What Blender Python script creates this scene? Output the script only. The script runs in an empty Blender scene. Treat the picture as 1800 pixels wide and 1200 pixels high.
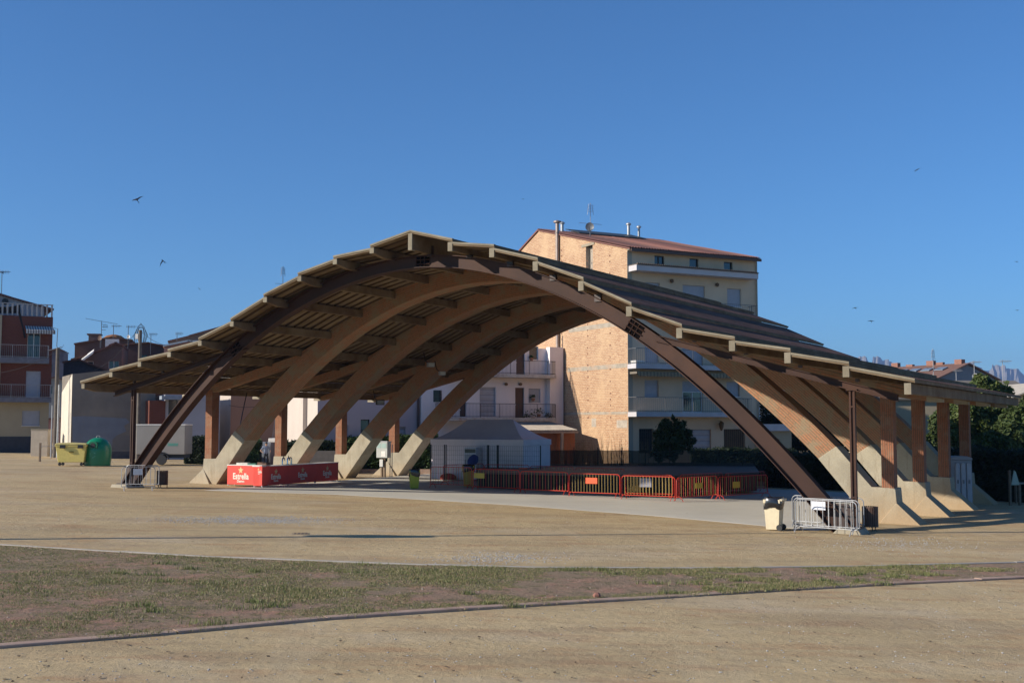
import bpy, math, random
from mathutils import Vector, Matrix, noise
R = math.radians
SC = bpy.context.scene
COL = SC.collection
# ------------------------------------------------------------------ camera
F = 2067.0; ZC = 3.32; PITCH = math.atan(148 / F)
cam = bpy.data.cameras.new('camera'); camo = bpy.data.objects.new('camera', cam); COL.objects.link(camo)
camo.location = (0, 0, ZC); camo.rotation_euler = (math.pi / 2 + PITCH, 0, 0)
cam.sensor_width = 36; cam.lens = F / 1800 * 36; cam.clip_start = .1; cam.clip_end = 30000
SC.camera = camo
# ------------------------------------------------------------------ light
SUN_EL = R(23); SUN_TRAVEL = Vector((.958, .287, 0)).normalized()
w = bpy.data.worlds.new('World'); SC.world = w; w.use_nodes = True
nt = w.node_tree; bg = nt.nodes['Background']
sky = nt.nodes.new('ShaderNodeTexSky'); sky.sky_type = 'NISHITA'; sky.sun_disc = False
sky.sun_elevation = SUN_EL; sky.sun_rotation = math.atan2(-SUN_TRAVEL.x, -SUN_TRAVEL.y) % (2 * math.pi)
sky.altitude = 300; sky.air_density = .92; sky.dust_density = .3; sky.ozone_density = 5.0
tint = nt.nodes.new('ShaderNodeMix'); tint.data_type = 'RGBA'; tint.blend_type = 'MULTIPLY'; tint.inputs[0].default_value = 1; tint.inputs[7].default_value = (.56, .90, 1.13, 1)
nt.links.new(sky.outputs[0], tint.inputs[6]); nt.links.new(tint.outputs[2], bg.inputs[0]); bg.inputs[1].default_value = .098
sl = bpy.data.lights.new('sun', 'SUN'); sl.energy = 5.0; sl.angle = R(.5); sl.color = (1, .90, .76)
so = bpy.data.objects.new('sun', sl); COL.objects.link(so)
so.rotation_euler = Vector((SUN_TRAVEL.x, SUN_TRAVEL.y, -math.tan(SUN_EL))).to_track_quat('-Z', 'Y').to_euler()
so.location = (-60, -20, 60)
SC.view_settings.view_transform = 'Standard'; SC.view_settings.look = 'None'
SC.view_settings.exposure = .32; SC.view_settings.gamma = 1
# ------------------------------------------------------------------ camera geometry helpers (used to read places off the photograph)
cp, sp_ = math.cos(PITCH), math.sin(PITCH)
O = Vector((0, 0, ZC))
def ray(x, y):
    a = (x - 900) / F; b = (600 - y) / F
    return Vector((a, cp - b * sp_, sp_ + b * cp))
def gz(X): return -.02 * min(max(X, -60), 60)
def ground(x, y, dz=0):
    r = ray(x, y); t = -(ZC - dz) / (r.z + .02 * r.x); return O + r * t
def at(x, y, Y):
    r = ray(x, y); return O + r * (Y / r.y)
class Fr:
    """a local frame standing on the ground: x along the facade, y away from us, z up"""
    def __init__(s, o, ang): s.o = Vector(o); s.ang = ang; s.M = Matrix.Translation(s.o) @ Matrix.Rotation(ang, 4, 'Z'); s.I = s.M.inverted()
    def px(s, x, y, b=0):
        o = s.I @ O; d = s.I.to_3x3() @ ray(x, y); t = (b - o.y) / d.y; q = o + d * t; return q.x, q.z
    def pxa(s, x, y, a=0):
        o = s.I @ O; d = s.I.to_3x3() @ ray(x, y); t = (a - o.x) / d.x; q = o + d * t; return q.y, q.z
    def rect(s, x0, y0, x1, y1, b=0):
        xm = (x0 + x1) / 2; ym = (y0 + y1) / 2
        return (s.px(x0, ym, b)[0], s.px(x1, ym, b)[0], s.px(xm, y1, b)[1], s.px(xm, y0, b)[1])
GRID = math.atan2(.467, .885)
def frame(x, Y, ang=GRID):
    p = at(x, 748, Y); return Fr((p.x, p.y, gz(p.x)), ang)
# ------------------------------------------------------------------ mesh builder
class MB:
    def __init__(s): s.v = []; s.f = []; s.uv = {}
    def face(s, pts, uvs=None):
        n = len(s.v); s.v += [tuple(p) for p in pts]; s.f.append(tuple(range(n, n + len(pts))))
        if uvs: s.uv[len(s.f) - 1] = uvs
    def box(s, x0, x1, y0, y1, z0, z1, M=None):
        n = len(s.v)
        p = [(x0, y0, z0), (x1, y0, z0), (x1, y1, z0), (x0, y1, z0), (x0, y0, z1), (x1, y0, z1), (x1, y1, z1), (x0, y1, z1)]
        if M is not None: p = [tuple(M @ Vector(q)) for q in p]
        s.v += p
        for q in ((0, 3, 2, 1), (4, 5, 6, 7), (0, 1, 5, 4), (1, 2, 6, 5), (2, 3, 7, 6), (3, 0, 4, 7)): s.f.append(tuple(n + i for i in q))
        return s
    def prism(s, poly, y0, y1, ax='y'):
        """polygon (p,q) extruded: ax 'y' -> (p,y,q); ax 'z' -> (p,q,z); ax 'x' -> (x,p,q)"""
        def P(p, q, t): return (p, t, q) if ax == 'y' else (p, q, t) if ax == 'z' else (t, p, q)
        n = len(s.v); k = len(poly)
        s.v += [P(p, q, y0) for p, q in poly] + [P(p, q, y1) for p, q in poly]
        s.f.append(tuple(range(n, n + k))); s.f.append(tuple(range(n + 2 * k - 1, n + k - 1, -1)))
        for i in range(k):
            j = (i + 1) % k; s.f.append((n + j, n + i, n + k + i, n + k + j))
        return s
    def tube(s, pts, r, n=8, cap=True):
        pts = [Vector(p) for p in pts]; m = len(pts)
        rs = r if isinstance(r, (list, tuple)) else [r] * m
        b = len(s.v); up = None
        for i, p in enumerate(pts):
            d = (pts[min(i + 1, m - 1)] - pts[max(i - 1, 0)]).normalized()
            if up is None: up = Vector((0, 0, 1)) if abs(d.z) < .9 else Vector((1, 0, 0))
            a = d.cross(up)
            if a.length < 1e-4: a = d.cross(Vector((0, 1, 0)))
            a.normalize(); c = a.cross(d).normalized(); up = c
            for k in range(n):
                t = 2 * math.pi * k / n; s.v.append(tuple(p + (a * math.cos(t) + c * math.sin(t)) * rs[i]))
        for i in range(m - 1):
            for k in range(n):
                k2 = (k + 1) % n; s.f.append((b + i * n + k, b + i * n + k2, b + (i + 1) * n + k2, b + (i + 1) * n + k))
        if cap: s.f.append(tuple(b + k for k in range(n - 1, -1, -1))); s.f.append(tuple(b + (m - 1) * n + k for k in range(n)))
        return s
    def bar(s, p, q, w, h=None):
        """square bar"""
        s.tube([p, q], (w if h is None else (w + h) / 2) * .7071, 4); return s
    def lathe(s, prof, c=(0, 0), n=24, sx=1, sy=1):
        b = len(s.v); m = len(prof)
        for r, z in prof:
            for k in range(n):
                t = 2 * math.pi * k / n; s.v.append((c[0] + r * sx * math.cos(t), c[1] + r * sy * math.sin(t), z))
        for i in range(m - 1):
            for k in range(n):
                k2 = (k + 1) % n; s.f.append((b + i * n + k, b + i * n + k2, b + (i + 1) * n + k2, b + (i + 1) * n + k))
        s.f.append(tuple(b + k for k in range(n - 1, -1, -1))); s.f.append(tuple(b + (m - 1) * n + k for k in range(n)))
        return s
    def grid(s, P, nu, nv, uv=None):
        b = len(s.v)
        for i in range(nu + 1):
            for j in range(nv + 1): s.v.append(tuple(P(i, j)))
        for i in range(nu):
            for j in range(nv):
                a = b + i * (nv + 1) + j; s.f.append((a, a + nv + 1, a + nv + 2, a + 1))
        return s
    def build(s, name, mat, parent=None, smooth=False, bevel=0, xf=None):
        me = bpy.data.meshes.new(name)
        v = s.v if xf is None else [tuple(xf @ Vector(p)) for p in s.v]
        me.from_pydata(v, [], s.f); me.update()
        if s.uv:
            l = me.uv_layers.new(name='UVMap')
            for fi, uvs in s.uv.items():
                for k, li in enumerate(me.polygons[fi].loop_indices): l.data[li].uv = uvs[k]
        if mat: me.materials.append(mat)
        if smooth:
            for p in me.polygons: p.use_smooth = True
            try: me.set_sharp_from_angle(angle=R(40))
            except Exception: pass
        o = bpy.data.objects.new(name, me); COL.objects.link(o)
        if parent: o.parent = parent
        if bevel:
            b = o.modifiers.new('bevel', 'BEVEL'); b.width = bevel; b.segments = 2; b.limit_method = 'ANGLE'
        return o
def thing(name, label, cat, loc=(0, 0, 0), rz=0, group=None):
    o = bpy.data.objects.new(name, None); COL.objects.link(o); o.empty_display_size = .2
    o.location = loc; o.rotation_euler = (0, 0, rz); o['label'] = label; o['category'] = cat
    if group: o['group'] = group
    return o
def fthing(name, label, cat, fr, group=None): return thing(name, label, cat, fr.o, fr.ang, group)
def tag(o, label=None, cat=None, group=None, kind=None):
    if label: o['label'] = label
    if cat: o['category'] = cat
    if group: o['group'] = group
    if kind: o['kind'] = kind
    return o
def copy_tree(o, parent=None):
    c = o.copy(); COL.objects.link(c); c.parent = parent
    for ch in list(o.children): copy_tree(ch, c)
    return c
# ------------------------------------------------------------------ materials
def newmat(name):
    m = bpy.data.materials.new(name); m.use_nodes = True
    return m, m.node_tree, m.node_tree.nodes['Principled BSDF']
def N(nt, t, **k):
    n = nt.nodes.new('ShaderNode' + t)
    for a, b in k.items(): setattr(n, a, b)
    return n
def mixc(nt, fac, a, b, blend='MIX'):
    n = N(nt, 'Mix', data_type='RGBA', blend_type=blend)
    for s, v in ((0, fac), (6, a), (7, b)):
        if hasattr(v, 'is_linked'): nt.links.new(v, n.inputs[s])
        elif isinstance(v, (int, float)): n.inputs[s].default_value = v
        else: n.inputs[s].default_value = (*v[:3], 1)
    return n.outputs[2]
def math_(nt, op, a, b=None, c=None, clamp=False):
    n = N(nt, 'Math', operation=op); n.use_clamp = clamp
    for i, v in enumerate((a, b, c)):
        if v is None: continue
        if hasattr(v, 'is_linked'): nt.links.new(v, n.inputs[i])
        else: n.inputs[i].default_value = v
    return n.outputs[0]
def noise_(nt, vec, scale, det=4, rough=.6, lo=.35, hi=.65):
    n = N(nt, 'TexNoise'); n.inputs['Scale'].default_value = scale; n.inputs['Detail'].default_value = det; n.inputs['Roughness'].default_value = rough
    nt.links.new(vec, n.inputs['Vector'])
    r = N(nt, 'MapRange'); r.inputs[1].default_value = lo; r.inputs[2].default_value = hi; nt.links.new(n.outputs[0], r.inputs[0])
    return r.outputs[0]
def bump_(nt, bs, h, st, dist=.02, prev=None):
    b = N(nt, 'Bump'); b.inputs['Strength'].default_value = st; b.inputs['Distance'].default_value = dist
    nt.links.new(h, b.inputs['Height'])
    if prev is not None: nt.links.new(prev, b.inputs['Normal'])
    nt.links.new(b.outputs[0], bs.inputs['Normal']); return b.outputs[0]
def coord(nt, kind='Object', stretch=None):
    t = N(nt, 'TexCoord'); o = t.outputs[kind]
    if stretch:
        m = N(nt, 'Mapping'); m.inputs['Scale'].default_value = stretch; nt.links.new(o, m.inputs[0]); o = m.outputs[0]
    return o
MC = {}
def mat(name, c, rough=.7, var=.25, scale=3, bump=.15, metal=0, c2=None, spec=.5, fine=40, stretch=None, dirt=None):
    """surface with two scales of uneven colour, some relief and an optional second colour in patches"""
    if name in MC: return MC[name]
    m, nt, bs = newmat(name); v = coord(nt, stretch=stretch)
    c2 = c2 or tuple(x * (1 - var) for x in c)
    col = mixc(nt, noise_(nt, v, scale), c, c2)
    col = mixc(nt, math_(nt, 'MULTIPLY', noise_(nt, v, fine, 3, .7, .3, .7), var), col, tuple(x * .55 for x in c))
    if dirt: col = mixc(nt, math_(nt, 'MULTIPLY', noise_(nt, v, scale * .35, 6, .7, .5, .72), dirt[3]), col, dirt[:3])
    nt.links.new(col, bs.inputs['Base Color']); bs.inputs['Roughness'].default_value = rough; bs.inputs['Metallic'].default_value = metal
    bs.inputs['Specular IOR Level'].default_value = spec
    if bump: bump_(nt, bs, noise_(nt, v, fine, 5, .7, 0, 1), bump, .02)
    MC[name] = m; return m
def brick(name, c1, c2, mortar, bw=.29, bh=.075, use_uv=False, patch=None, bump=.4, rough=.85, msize=.012, stretch_patch=None):
    if name in MC: return MC[name]
    m, nt, bs = newmat(name)
    if use_uv: vec = coord(nt, 'UV')
    else:
        o = coord(nt); s = N(nt, 'SeparateXYZ'); nt.links.new(o, s.inputs[0])
        cb = N(nt, 'CombineXYZ'); nt.links.new(math_(nt, 'ADD', s.outputs[0], s.outputs[1]), cb.inputs[0]); nt.links.new(s.outputs[2], cb.inputs[1]); vec = cb.outputs[0]
    b = N(nt, 'TexBrick'); nt.links.new(vec, b.inputs['Vector']); b.inputs['Scale'].default_value = 1
    b.inputs['Color1'].default_value = (*c1, 1); b.inputs['Color2'].default_value = (*c2, 1); b.inputs['Mortar'].default_value = (*mortar, 1)
    b.inputs['Mortar Size'].default_value = msize; b.inputs['Mortar Smooth'].default_value = .3; b.inputs['Brick Width'].default_value = bw; b.inputs['Row Height'].default_value = bh; b.inputs['Bias'].default_value = -.1
    ov = coord(nt)
    col = b.outputs[0]
    col = mixc(nt, math_(nt, 'MULTIPLY', noise_(nt, ov, 9, 4), .45), col, tuple(x * .6 for x in c1))
    if patch: col = mixc(nt, math_(nt, 'MULTIPLY', noise_(nt, coord(nt, stretch=stretch_patch) if stretch_patch else ov, patch[3], 5, .65, .48, .62), patch[4]), col, patch[:3])
    nt.links.new(col, bs.inputs['Base Color']); bs.inputs['Roughness'].default_value = rough; bs.inputs['Specular IOR Level'].default_value = .2
    h = math_(nt, 'SUBTRACT', 1, b.outputs['Fac']); p = bump_(nt, bs, h, bump, .01); bump_(nt, bs, noise_(nt, ov, 60, 4, .7, 0, 1), .2, .01, p)
    MC[name] = m; return m
def stripes(name, c1, c2, period, axis=2, rough=.6, bump=.6, width=.5, metal=0):
    """slatted or corrugated surface: bands along one object axis"""
    if name in MC: return MC[name]
    m, nt, bs = newmat(name); o = coord(nt); s = N(nt, 'SeparateXYZ'); nt.links.new(o, s.inputs[0])
    ax = s.outputs[axis] if axis < 3 else math_(nt, 'ADD', s.outputs[0], s.outputs[1])
    q = math_(nt, 'FRACT', math_(nt, 'DIVIDE', ax, period)); t = math_(nt, 'PINGPONG', q, .5)
    k = N(nt, 'MapRange'); k.inputs[1].default_value = width * .5 - .06; k.inputs[2].default_value = width * .5 + .06; nt.links.new(t, k.inputs[0])
    col = mixc(nt, k.outputs[0], c2, c1)
    col = mixc(nt, math_(nt, 'MULTIPLY', noise_(nt, o, 4, 4), .3), col, tuple(x * .6 for x in c1))
    nt.links.new(col, bs.inputs['Base Color']); bs.inputs['Roughness'].default_value = rough; bs.inputs['Metallic'].default_value = metal
    bump_(nt, bs, t, bump, period * .5); MC[name] = m; return m
def plain(name, c, rough=.5, metal=0, spec=.5, emit=None):
    if name in MC: return MC[name]
    m, nt, bs = newmat(name); v = coord(nt)
    nt.links.new(mixc(nt, math_(nt, 'MULTIPLY', noise_(nt, v, 7, 4), .3), c, tuple(x * .65 for x in c)), bs.inputs['Base Color'])
    bs.inputs['Roughness'].default_value = rough; bs.inputs['Metallic'].default_value = metal; bs.inputs['Specular IOR Level'].default_value = spec
    MC[name] = m; return m
def leafmat(name, c1, c2, c3):
    if name in MC: return MC[name]
    m, nt, bs = newmat(name); v = coord(nt)
    col = mixc(nt, noise_(nt, v, 1.3, 4), c1, c2); col = mixc(nt, math_(nt, 'MULTIPLY', noise_(nt, v, 11, 2, .5, .5, .7), .8), col, c3)
    nt.links.new(col, bs.inputs['Base Color']); bs.inputs['Roughness'].default_value = .55; bs.inputs['Specular IOR Level'].default_value = .35
    tr = N(nt, 'BsdfTranslucent'); nt.links.new(col, tr.inputs[0]); ms = N(nt, 'MixShader'); ms.inputs[0].default_value = .25
    nt.links.new(bs.outputs[0], ms.inputs[1]); nt.links.new(tr.outputs[0], ms.inputs[2])
    nt.links.new(ms.outputs[0], nt.nodes['Material Output'].inputs[0]); MC[name] = m; return m
CONC = mat('weathered_concrete', (.42, .375, .285), .9, .3, .8, .3, c2=(.30, .265, .205), spec=.2, dirt=(.30, .20, .11, .6), fine=25)
EDGE = mat('weathered_roof_edge', (.30, .265, .20), .9, .3, 1.5, .3, c2=(.21, .18, .13), spec=.1, dirt=(.16, .13, .09, .7), fine=25)
CONC_D = mat('roof_concrete', (.23, .175, .115), .9, .3, 1.2, .25, c2=(.15, .105, .065), spec=.1, dirt=(.09, .048, .028, .7), fine=20)
ARCHB = brick('arch_brick', (.44, .20, .11), (.34, .20, .125), (.22, .165, .10), .9, .098, True, (.27, .215, .14, 1.3, .9), .8, msize=.022)
PILB = brick('pillar_brick', (.38, .155, .085), (.31, .135, .08), (.17, .10, .065), 1.1, .078, True, (.27, .19, .13, 2.5, .5), .9, msize=.02)
STEEL = mat('brown_steel_paint', (.064, .034, .026), .6, .25, .7, .06, c2=(.048, .027, .021), metal=0, spec=.15, dirt=(.12, .055, .03, .5), fine=30)
STEELD = plain('dark_steel', (.055, .034, .028), .5)
RED_STEEL = plain('red_painted_steel', (.62, .045, .02), .4)
YEL_STEEL = plain('yellow_painted_steel', (.48, .33, .09), .45)
GALV = mat('galvanised_steel', (.46, .47, .48), .5, .25, 6, .05, metal=.55, fine=30)
BLACKM = plain('black_metal', (.02, .02, .022), .5)
GLASS = plain('window_glass', (.03, .04, .05), .08, 0, .8)
SHUT = stripes('roller_shutter', (.42, .44, .50), (.26, .27, .31), .055, 2, .6, .4, .35)
WHITEP = plain('white_paint', (.74, .72, .68), .6)
CREAM = mat('cream_render', (.42, .36, .25), .9, .12, .6, .1, c2=(.38, .32, .22), spec=.2)
WALLBR = brick('side_wall_brick', (.42, .22, .12), (.60, .38, .22), (.52, .42, .30), .32, .12, False, (.58, .41, .25, .5, .45), .3, msize=.022)
REDBR = brick('dark_red_brick', (.19, .060, .042), (.15, .050, .038), (.14, .075, .055), .24, .07)
TILE = stripes('clay_roof_tile', (.20, .088, .07), (.11, .055, .048), .22, 0, .85, .8, .4)
TILEX = stripes('clay_roof_tile_side', (.25, .135, .10), (.13, .07, .055), .22, 1, .85, .8, .4)
SKIN = plain('skin', (.45, .27, .19), .6)
# ================================================================== setting
# ground with everything that lies in it drawn as real colour of the soil
def ground_mat():
    m, nt, bs = newmat('sandy_soil'); g = N(nt, 'NewGeometry'); v = g.outputs['Position']
    def st(sc):
        mp = N(nt, 'Mapping'); mp.inputs['Scale'].default_value = sc; nt.links.new(v, mp.inputs[0]); return mp.outputs[0]
    c = mixc(nt, noise_(nt, st((.35, .8, 1)), .35, 5, .6), (.60, .455, .25), (.49, .37, .20))
    c = mixc(nt, math_(nt, 'MULTIPLY', noise_(nt, st((.5, 1.6, 1)), .8, 6, .7, .5, .66), .85), c, (.45, .27, .135))
    c = mixc(nt, math_(nt, 'MULTIPLY', noise_(nt, st((.6, 1, 1)), .25, 6, .65, .52, .7), .75), c, (.56, .46, .32))
    c = mixc(nt, math_(nt, 'MULTIPLY', noise_(nt, st((.16, .55, 1)), 1.0, 7, .7, .50, .60), .5), c, (.36, .26, .15))
    c = mixc(nt, math_(nt, 'MULTIPLY', noise_(nt, st((.9, .12, 1)), .8, 5, .7, .56, .62), .22), c, (.62, .50, .32))
    c = mixc(nt, math_(nt, 'MULTIPLY', noise_(nt, v, 3.2, 6, .75, .5, .75), .4), c, (.33, .25, .155))
    c = mixc(nt, math_(nt, 'MULTIPLY', noise_(nt, v, 45, 4, .8, .45, .75), .55), c, (.24, .18, .12))
    c = mixc(nt, math_(nt, 'MULTIPLY', noise_(nt, v, 70, 2, .8, .6, .72), .7), c, (.66, .58, .46))
    nt.links.new(c, bs.inputs['Base Color']); bs.inputs['Roughness'].default_value = .95; bs.inputs['Specular IOR Level'].default_value = .15
    p = bump_(nt, bs, noise_(nt, v, 75, 4, .8, 0, 1), .6, .03); p = bump_(nt, bs, noise_(nt, v, 2.2, 5, .7, 0, 1), .5, .10, p)
    return m
SAND = ground_mat()
mb = MB()
xs = [-9000, -2000, -400, -120] + [-60 + 2.5 * i for i in range(49)] + [120, 400, 2000, 9000]
ys = [-60, -20] + [0 + 2 * i for i in range(60)] + [140, 180, 260, 500, 1500, 5000, 12000]
mb.grid(lambda i, j: (xs[i], ys[j], gz(xs[i])), len(xs) - 1, len(ys) - 1)
tag(mb.build('ground', SAND), 'dry sandy ground of the open square', kind='structure')
# concrete slab under the canopy
L = ground(255, 858); RR = ground(1475, 935); SPAN = (RR - L).xy.length
UANG = math.atan2(RR.y - L.y, RR.x - L.x); CF = Fr(L, UANG)
def cgz(u, v):  # ground height in the canopy frame
    return gz((CF.M @ Vector((u, v, 0))).x) - L.z
def slabmat():
    m, nt, bs = newmat('slab_concrete'); v = N(nt, 'NewGeometry').outputs['Position']
    c = mixc(nt, noise_(nt, v, .3, 5), (.60, .575, .50), (.51, .49, .43)); c = mixc(nt, math_(nt, 'MULTIPLY', noise_(nt, v, 1.5, 6, .7, .5, .7), .5), c, (.56, .51, .41))
    c = mixc(nt, math_(nt, 'MULTIPLY', noise_(nt, v, 30, 4, .8, .4, .8), .35), c, (.36, .34, .30))
    nt.links.new(c, bs.inputs['Base Color']); bs.inputs['Roughness'].default_value = .8; bump_(nt, bs, noise_(nt, v, 40, 5, .7, 0, 1), .2, .01); return m
SLABM = slabmat()
P = [ground(368, 861.5), ground(600, 869), ground(900, 887), ground(1150, 906), ground(1425, 931)]
back = [(CF.M @ Vector((u, v, 0))) for u, v in ((33.2, 26), (16, 26), (-1, 25))]
mb = MB()
pl = [(p.x, p.y) for p in P] + [(p.x, p.y) for p in back]
n = len(pl); cx_, cy_ = sum(p[0] for p in pl) / n, sum(p[1] for p in pl) / n
mb.v = [(x, y, gz(x) + .018) for x, y in pl] + [(cx_ + (x - cx_) * 1.02, cy_ + (y - cy_) * 1.02, gz(cx_ + (x - cx_) * 1.02) - .004) for x, y in pl]
mb.f = [tuple(range(n))] + [(i, i + n, (i + 1) % n + n, (i + 1) % n) for i in range(n)]
tag(mb.build('pavement', SLABM), 'pale concrete floor slab under the canopy', kind='structure')
# pale band of the slab edge drain
# ---- grass strip between two kerbs
def lerp_curve(pts, x):
    if x <= pts[0][0]:
        (a, b), (c, d) = pts[0], pts[1]
    elif x >= pts[-1][0]:
        (a, b), (c, d) = pts[-2], pts[-1]
    else:
        for (a, b), (c, d) in zip(pts, pts[1:]):
            if a <= x <= c: break
    return b + (d - b) * (x - a) / (c - a)
def smooth_curve(pts, x): return sum(lerp_curve(pts, x + k * 45) for k in (-2, -1, 0, 1, 2)) / 5
FARK = [(-400, 936), (0, 957), (320, 976), (660, 990), (875, 996), (1100, 998), (1300, 997.5), (1500, 995), (1800, 988), (2200, 975)]
NEARK = [(-400, 1166), (0, 1133), (260, 1113), (590, 1082), (900, 1063), (1250, 1042), (1500, 1027), (1800, 1013), (2200, 996)]
NS = 130; far = []; near = []
for i in range(NS + 1):
    x = -380 + i * 2560 / NS
    far.append(ground(x, smooth_curve(FARK, x), .03)); near.append(ground(x, smooth_curve(NEARK, x), .05))
def soilmat():
    m, nt, bs = newmat('red_soil'); v = N(nt, 'NewGeometry').outputs['Position']
    c = mixc(nt, noise_(nt, v, .5, 5), (.40, .27, .19), (.33, .26, .17)); c = mixc(nt, math_(nt, 'MULTIPLY', noise_(nt, v, 1.1, 6, .7, .5, .62), .8), c, (.50, .28, .20))
    c = mixc(nt, math_(nt, 'MULTIPLY', noise_(nt, v, 2.3, 6, .75, .5, .6), .6), c, (.15, .15, .065))
    c = mixc(nt, math_(nt, 'MULTIPLY', noise_(nt, v, 30, 5, .8, .45, .7), .6), c, (.13, .09, .06)); c = mixc(nt, math_(nt, 'MULTIPLY', noise_(nt, v, 60, 2, .8, .62, .7), .8), c, (.6, .55, .47))
    nt.links.new(c, bs.inputs['Base Color']); bs.inputs['Roughness'].default_value = .95; bs.inputs['Specular IOR Level'].default_value = .1
    p = bump_(nt, bs, noise_(nt, v, 25, 6, .8, 0, 1), .9, .05); bump_(nt, bs, noise_(nt, v, 3, 5, .8, 0, 1), .8, .15, p); return m
def sz(x, y, t):
    return .010 * t + .02 + .03 * noise.noise((x * .9, y * .9, 0)) * (1 - abs(2 * t - 1))
mb = MB(); NT = 14
def SP(i, j):
    t = j / NT; p = far[i].lerp(near[i], t); return (p.x, p.y, gz(p.x) + sz(p.x, p.y, t))
mb.grid(SP, NS, NT)
tag(mb.build('soil', soilmat(), smooth=True), 'reddish bare soil of the planted strip', kind='structure')
KERB = mat('kerb_stone', (.50, .355, .27), .9, .3, 2, .3, c2=(.38, .26, .20), spec=.2, dirt=(.24, .15, .10, .6))
KERBL = mat('pale_kerb', (.47, .42, .36), .9, .25, 2, .3, c2=(.40, .36, .30), spec=.2)
def kerb(name, line, w, h, m, label, side, piece=2.6):
    mb = MB(); rk = random.Random(int(w * 100)); vs = []; acc = 0; seg = [line[0]]; allseg = []
    for p, q in zip(line, line[1:]):
        d = (q - p).length; t0 = 0
        while acc + (d - t0) >= piece:
            t0 += piece - acc; acc = 0; c = p.lerp(q, t0 / d); seg.append(c); allseg.append(seg); seg = [c]
        acc += d - t0; seg.append(q)
    for seg in allseg:
        d = (seg[-1] - seg[0]); L2 = d.length; d.normalize(); nn = Vector((-d.y, d.x, 0)) * side; off = nn * rk.uniform(-.012, .012); dz0, dz1 = rk.uniform(-.009, .009), rk.uniform(-.009, .009); g = rk.uniform(.004, .014)
        a, b = seg[0] + d * g + off, seg[-1] - d * g + off; n = len(mb.v); c = .012
        for p, dz in ((a, dz0), (b, dz1)):
            z = gz(p.x)
            for q, zz in ((p, -.12), (p, h - c), (p + nn * c, h), (p + nn * (w - c), h), (p + nn * w, h - c), (p + nn * w, -.12)): mb.v.append((q.x, q.y, z + zz + (dz if zz > 0 else 0)))
        for k in range(5): mb.f.append((n + k, n + 6 + k, n + 7 + k, n + 1 + k))
        mb.f += [(n + 5, n + 4, n + 3, n + 2, n + 1, n), (n + 6, n + 7, n + 8, n + 9, n + 10, n + 11)]
    return tag(mb.build(name, m), label, kind='structure')
kerb('kerb', near, .24, .042, KERB, 'low reddish kerb between grass strip and foreground gravel', 1)
kerb('kerb', far, .12, .045, KERBL, 'thin pale kerb along the far edge of the grass strip', 1)
# ---- grass blades in uneven clumps
rng = random.Random(5)
mbg = MB(); mbd = MB()
def blade(mb, x, y, z, h, w, a, lean):
    dx, dy = math.cos(a) * w, math.sin(a) * w; lx, ly = -math.sin(a) * lean * h, math.cos(a) * lean * h
    n = len(mb.v); mb.v += [(x - dx, y - dy, z), (x + dx, y + dy, z), (x + lx, y + ly, z + h)]; mb.f.append((n, n + 1, n + 2))
cnt = 0
while cnt < 270000:
    f = rng.random() * NS; i = int(f); i2 = min(i + 1, NS); t = rng.random()
    a = far[i].lerp(far[i2], f - i); b = near[i].lerp(near[i2], f - i); p = a.lerp(b, t)
    m_ = noise.noise((p.x * .35, p.y * .35, 1.7)) + .6 * noise.noise((p.x * 1.3, p.y * 1.3, 9.2)) + .35 * noise.noise((p.x * 4, p.y * 4, 4))
    edge = (.35 if p.x < 2 else .12) if t < .12 else (.45 if (t > .86 and -1 < p.x < 4) else 0)
    thr = -.16 - .30 * (1 - t) * (p.x < 3) - edge + (.30 * min(1, max(0, (p.x + 1) / 5)))
    if m_ < thr: continue
    z = gz(p.x) + sz(p.x, p.y, t) - .005
    s = .45 + .9 * max(0, m_ + .05)
    for k in range(3):
        xx, yy = p.x + rng.gauss(0, .03), p.y + rng.gauss(0, .03)
        dry = rng.random() < .42
        blade(mbd if dry else mbg, xx, yy, z, s * rng.uniform(.02, .07), rng.uniform(.004, .010), rng.random() * 6.28, rng.uniform(-.6, .6)); cnt += 1
for k in range(42):  # a few lusher tufts
    i = rng.randrange(30, NS); t = rng.random(); p = far[i].lerp(near[i], t); r = rng.uniform(.08, .22)
    for q in range(90):
        xx, yy = p.x + rng.gauss(0, r), p.y + rng.gauss(0, r * .6)
        blade(mbg, xx, yy, gz(xx) + sz(xx, yy, t) - .01, rng.uniform(.05, .13), .009, rng.random() * 6.28, rng.uniform(-.7, .7))
GRS = leafmat('grass_green', (.13, .165, .05), (.20, .21, .075), (.28, .27, .11))
GRD = leafmat('grass_dry', (.34, .27, .15), (.27, .235, .11), (.44, .36, .21))
tag(mbg.build('grass', GRS), 'sparse green grass on the strip between the kerbs', kind='stuff')
tag(mbd.build('dry_grass', GRD), 'dry straw coloured grass mixed into the strip', kind='stuff')
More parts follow.
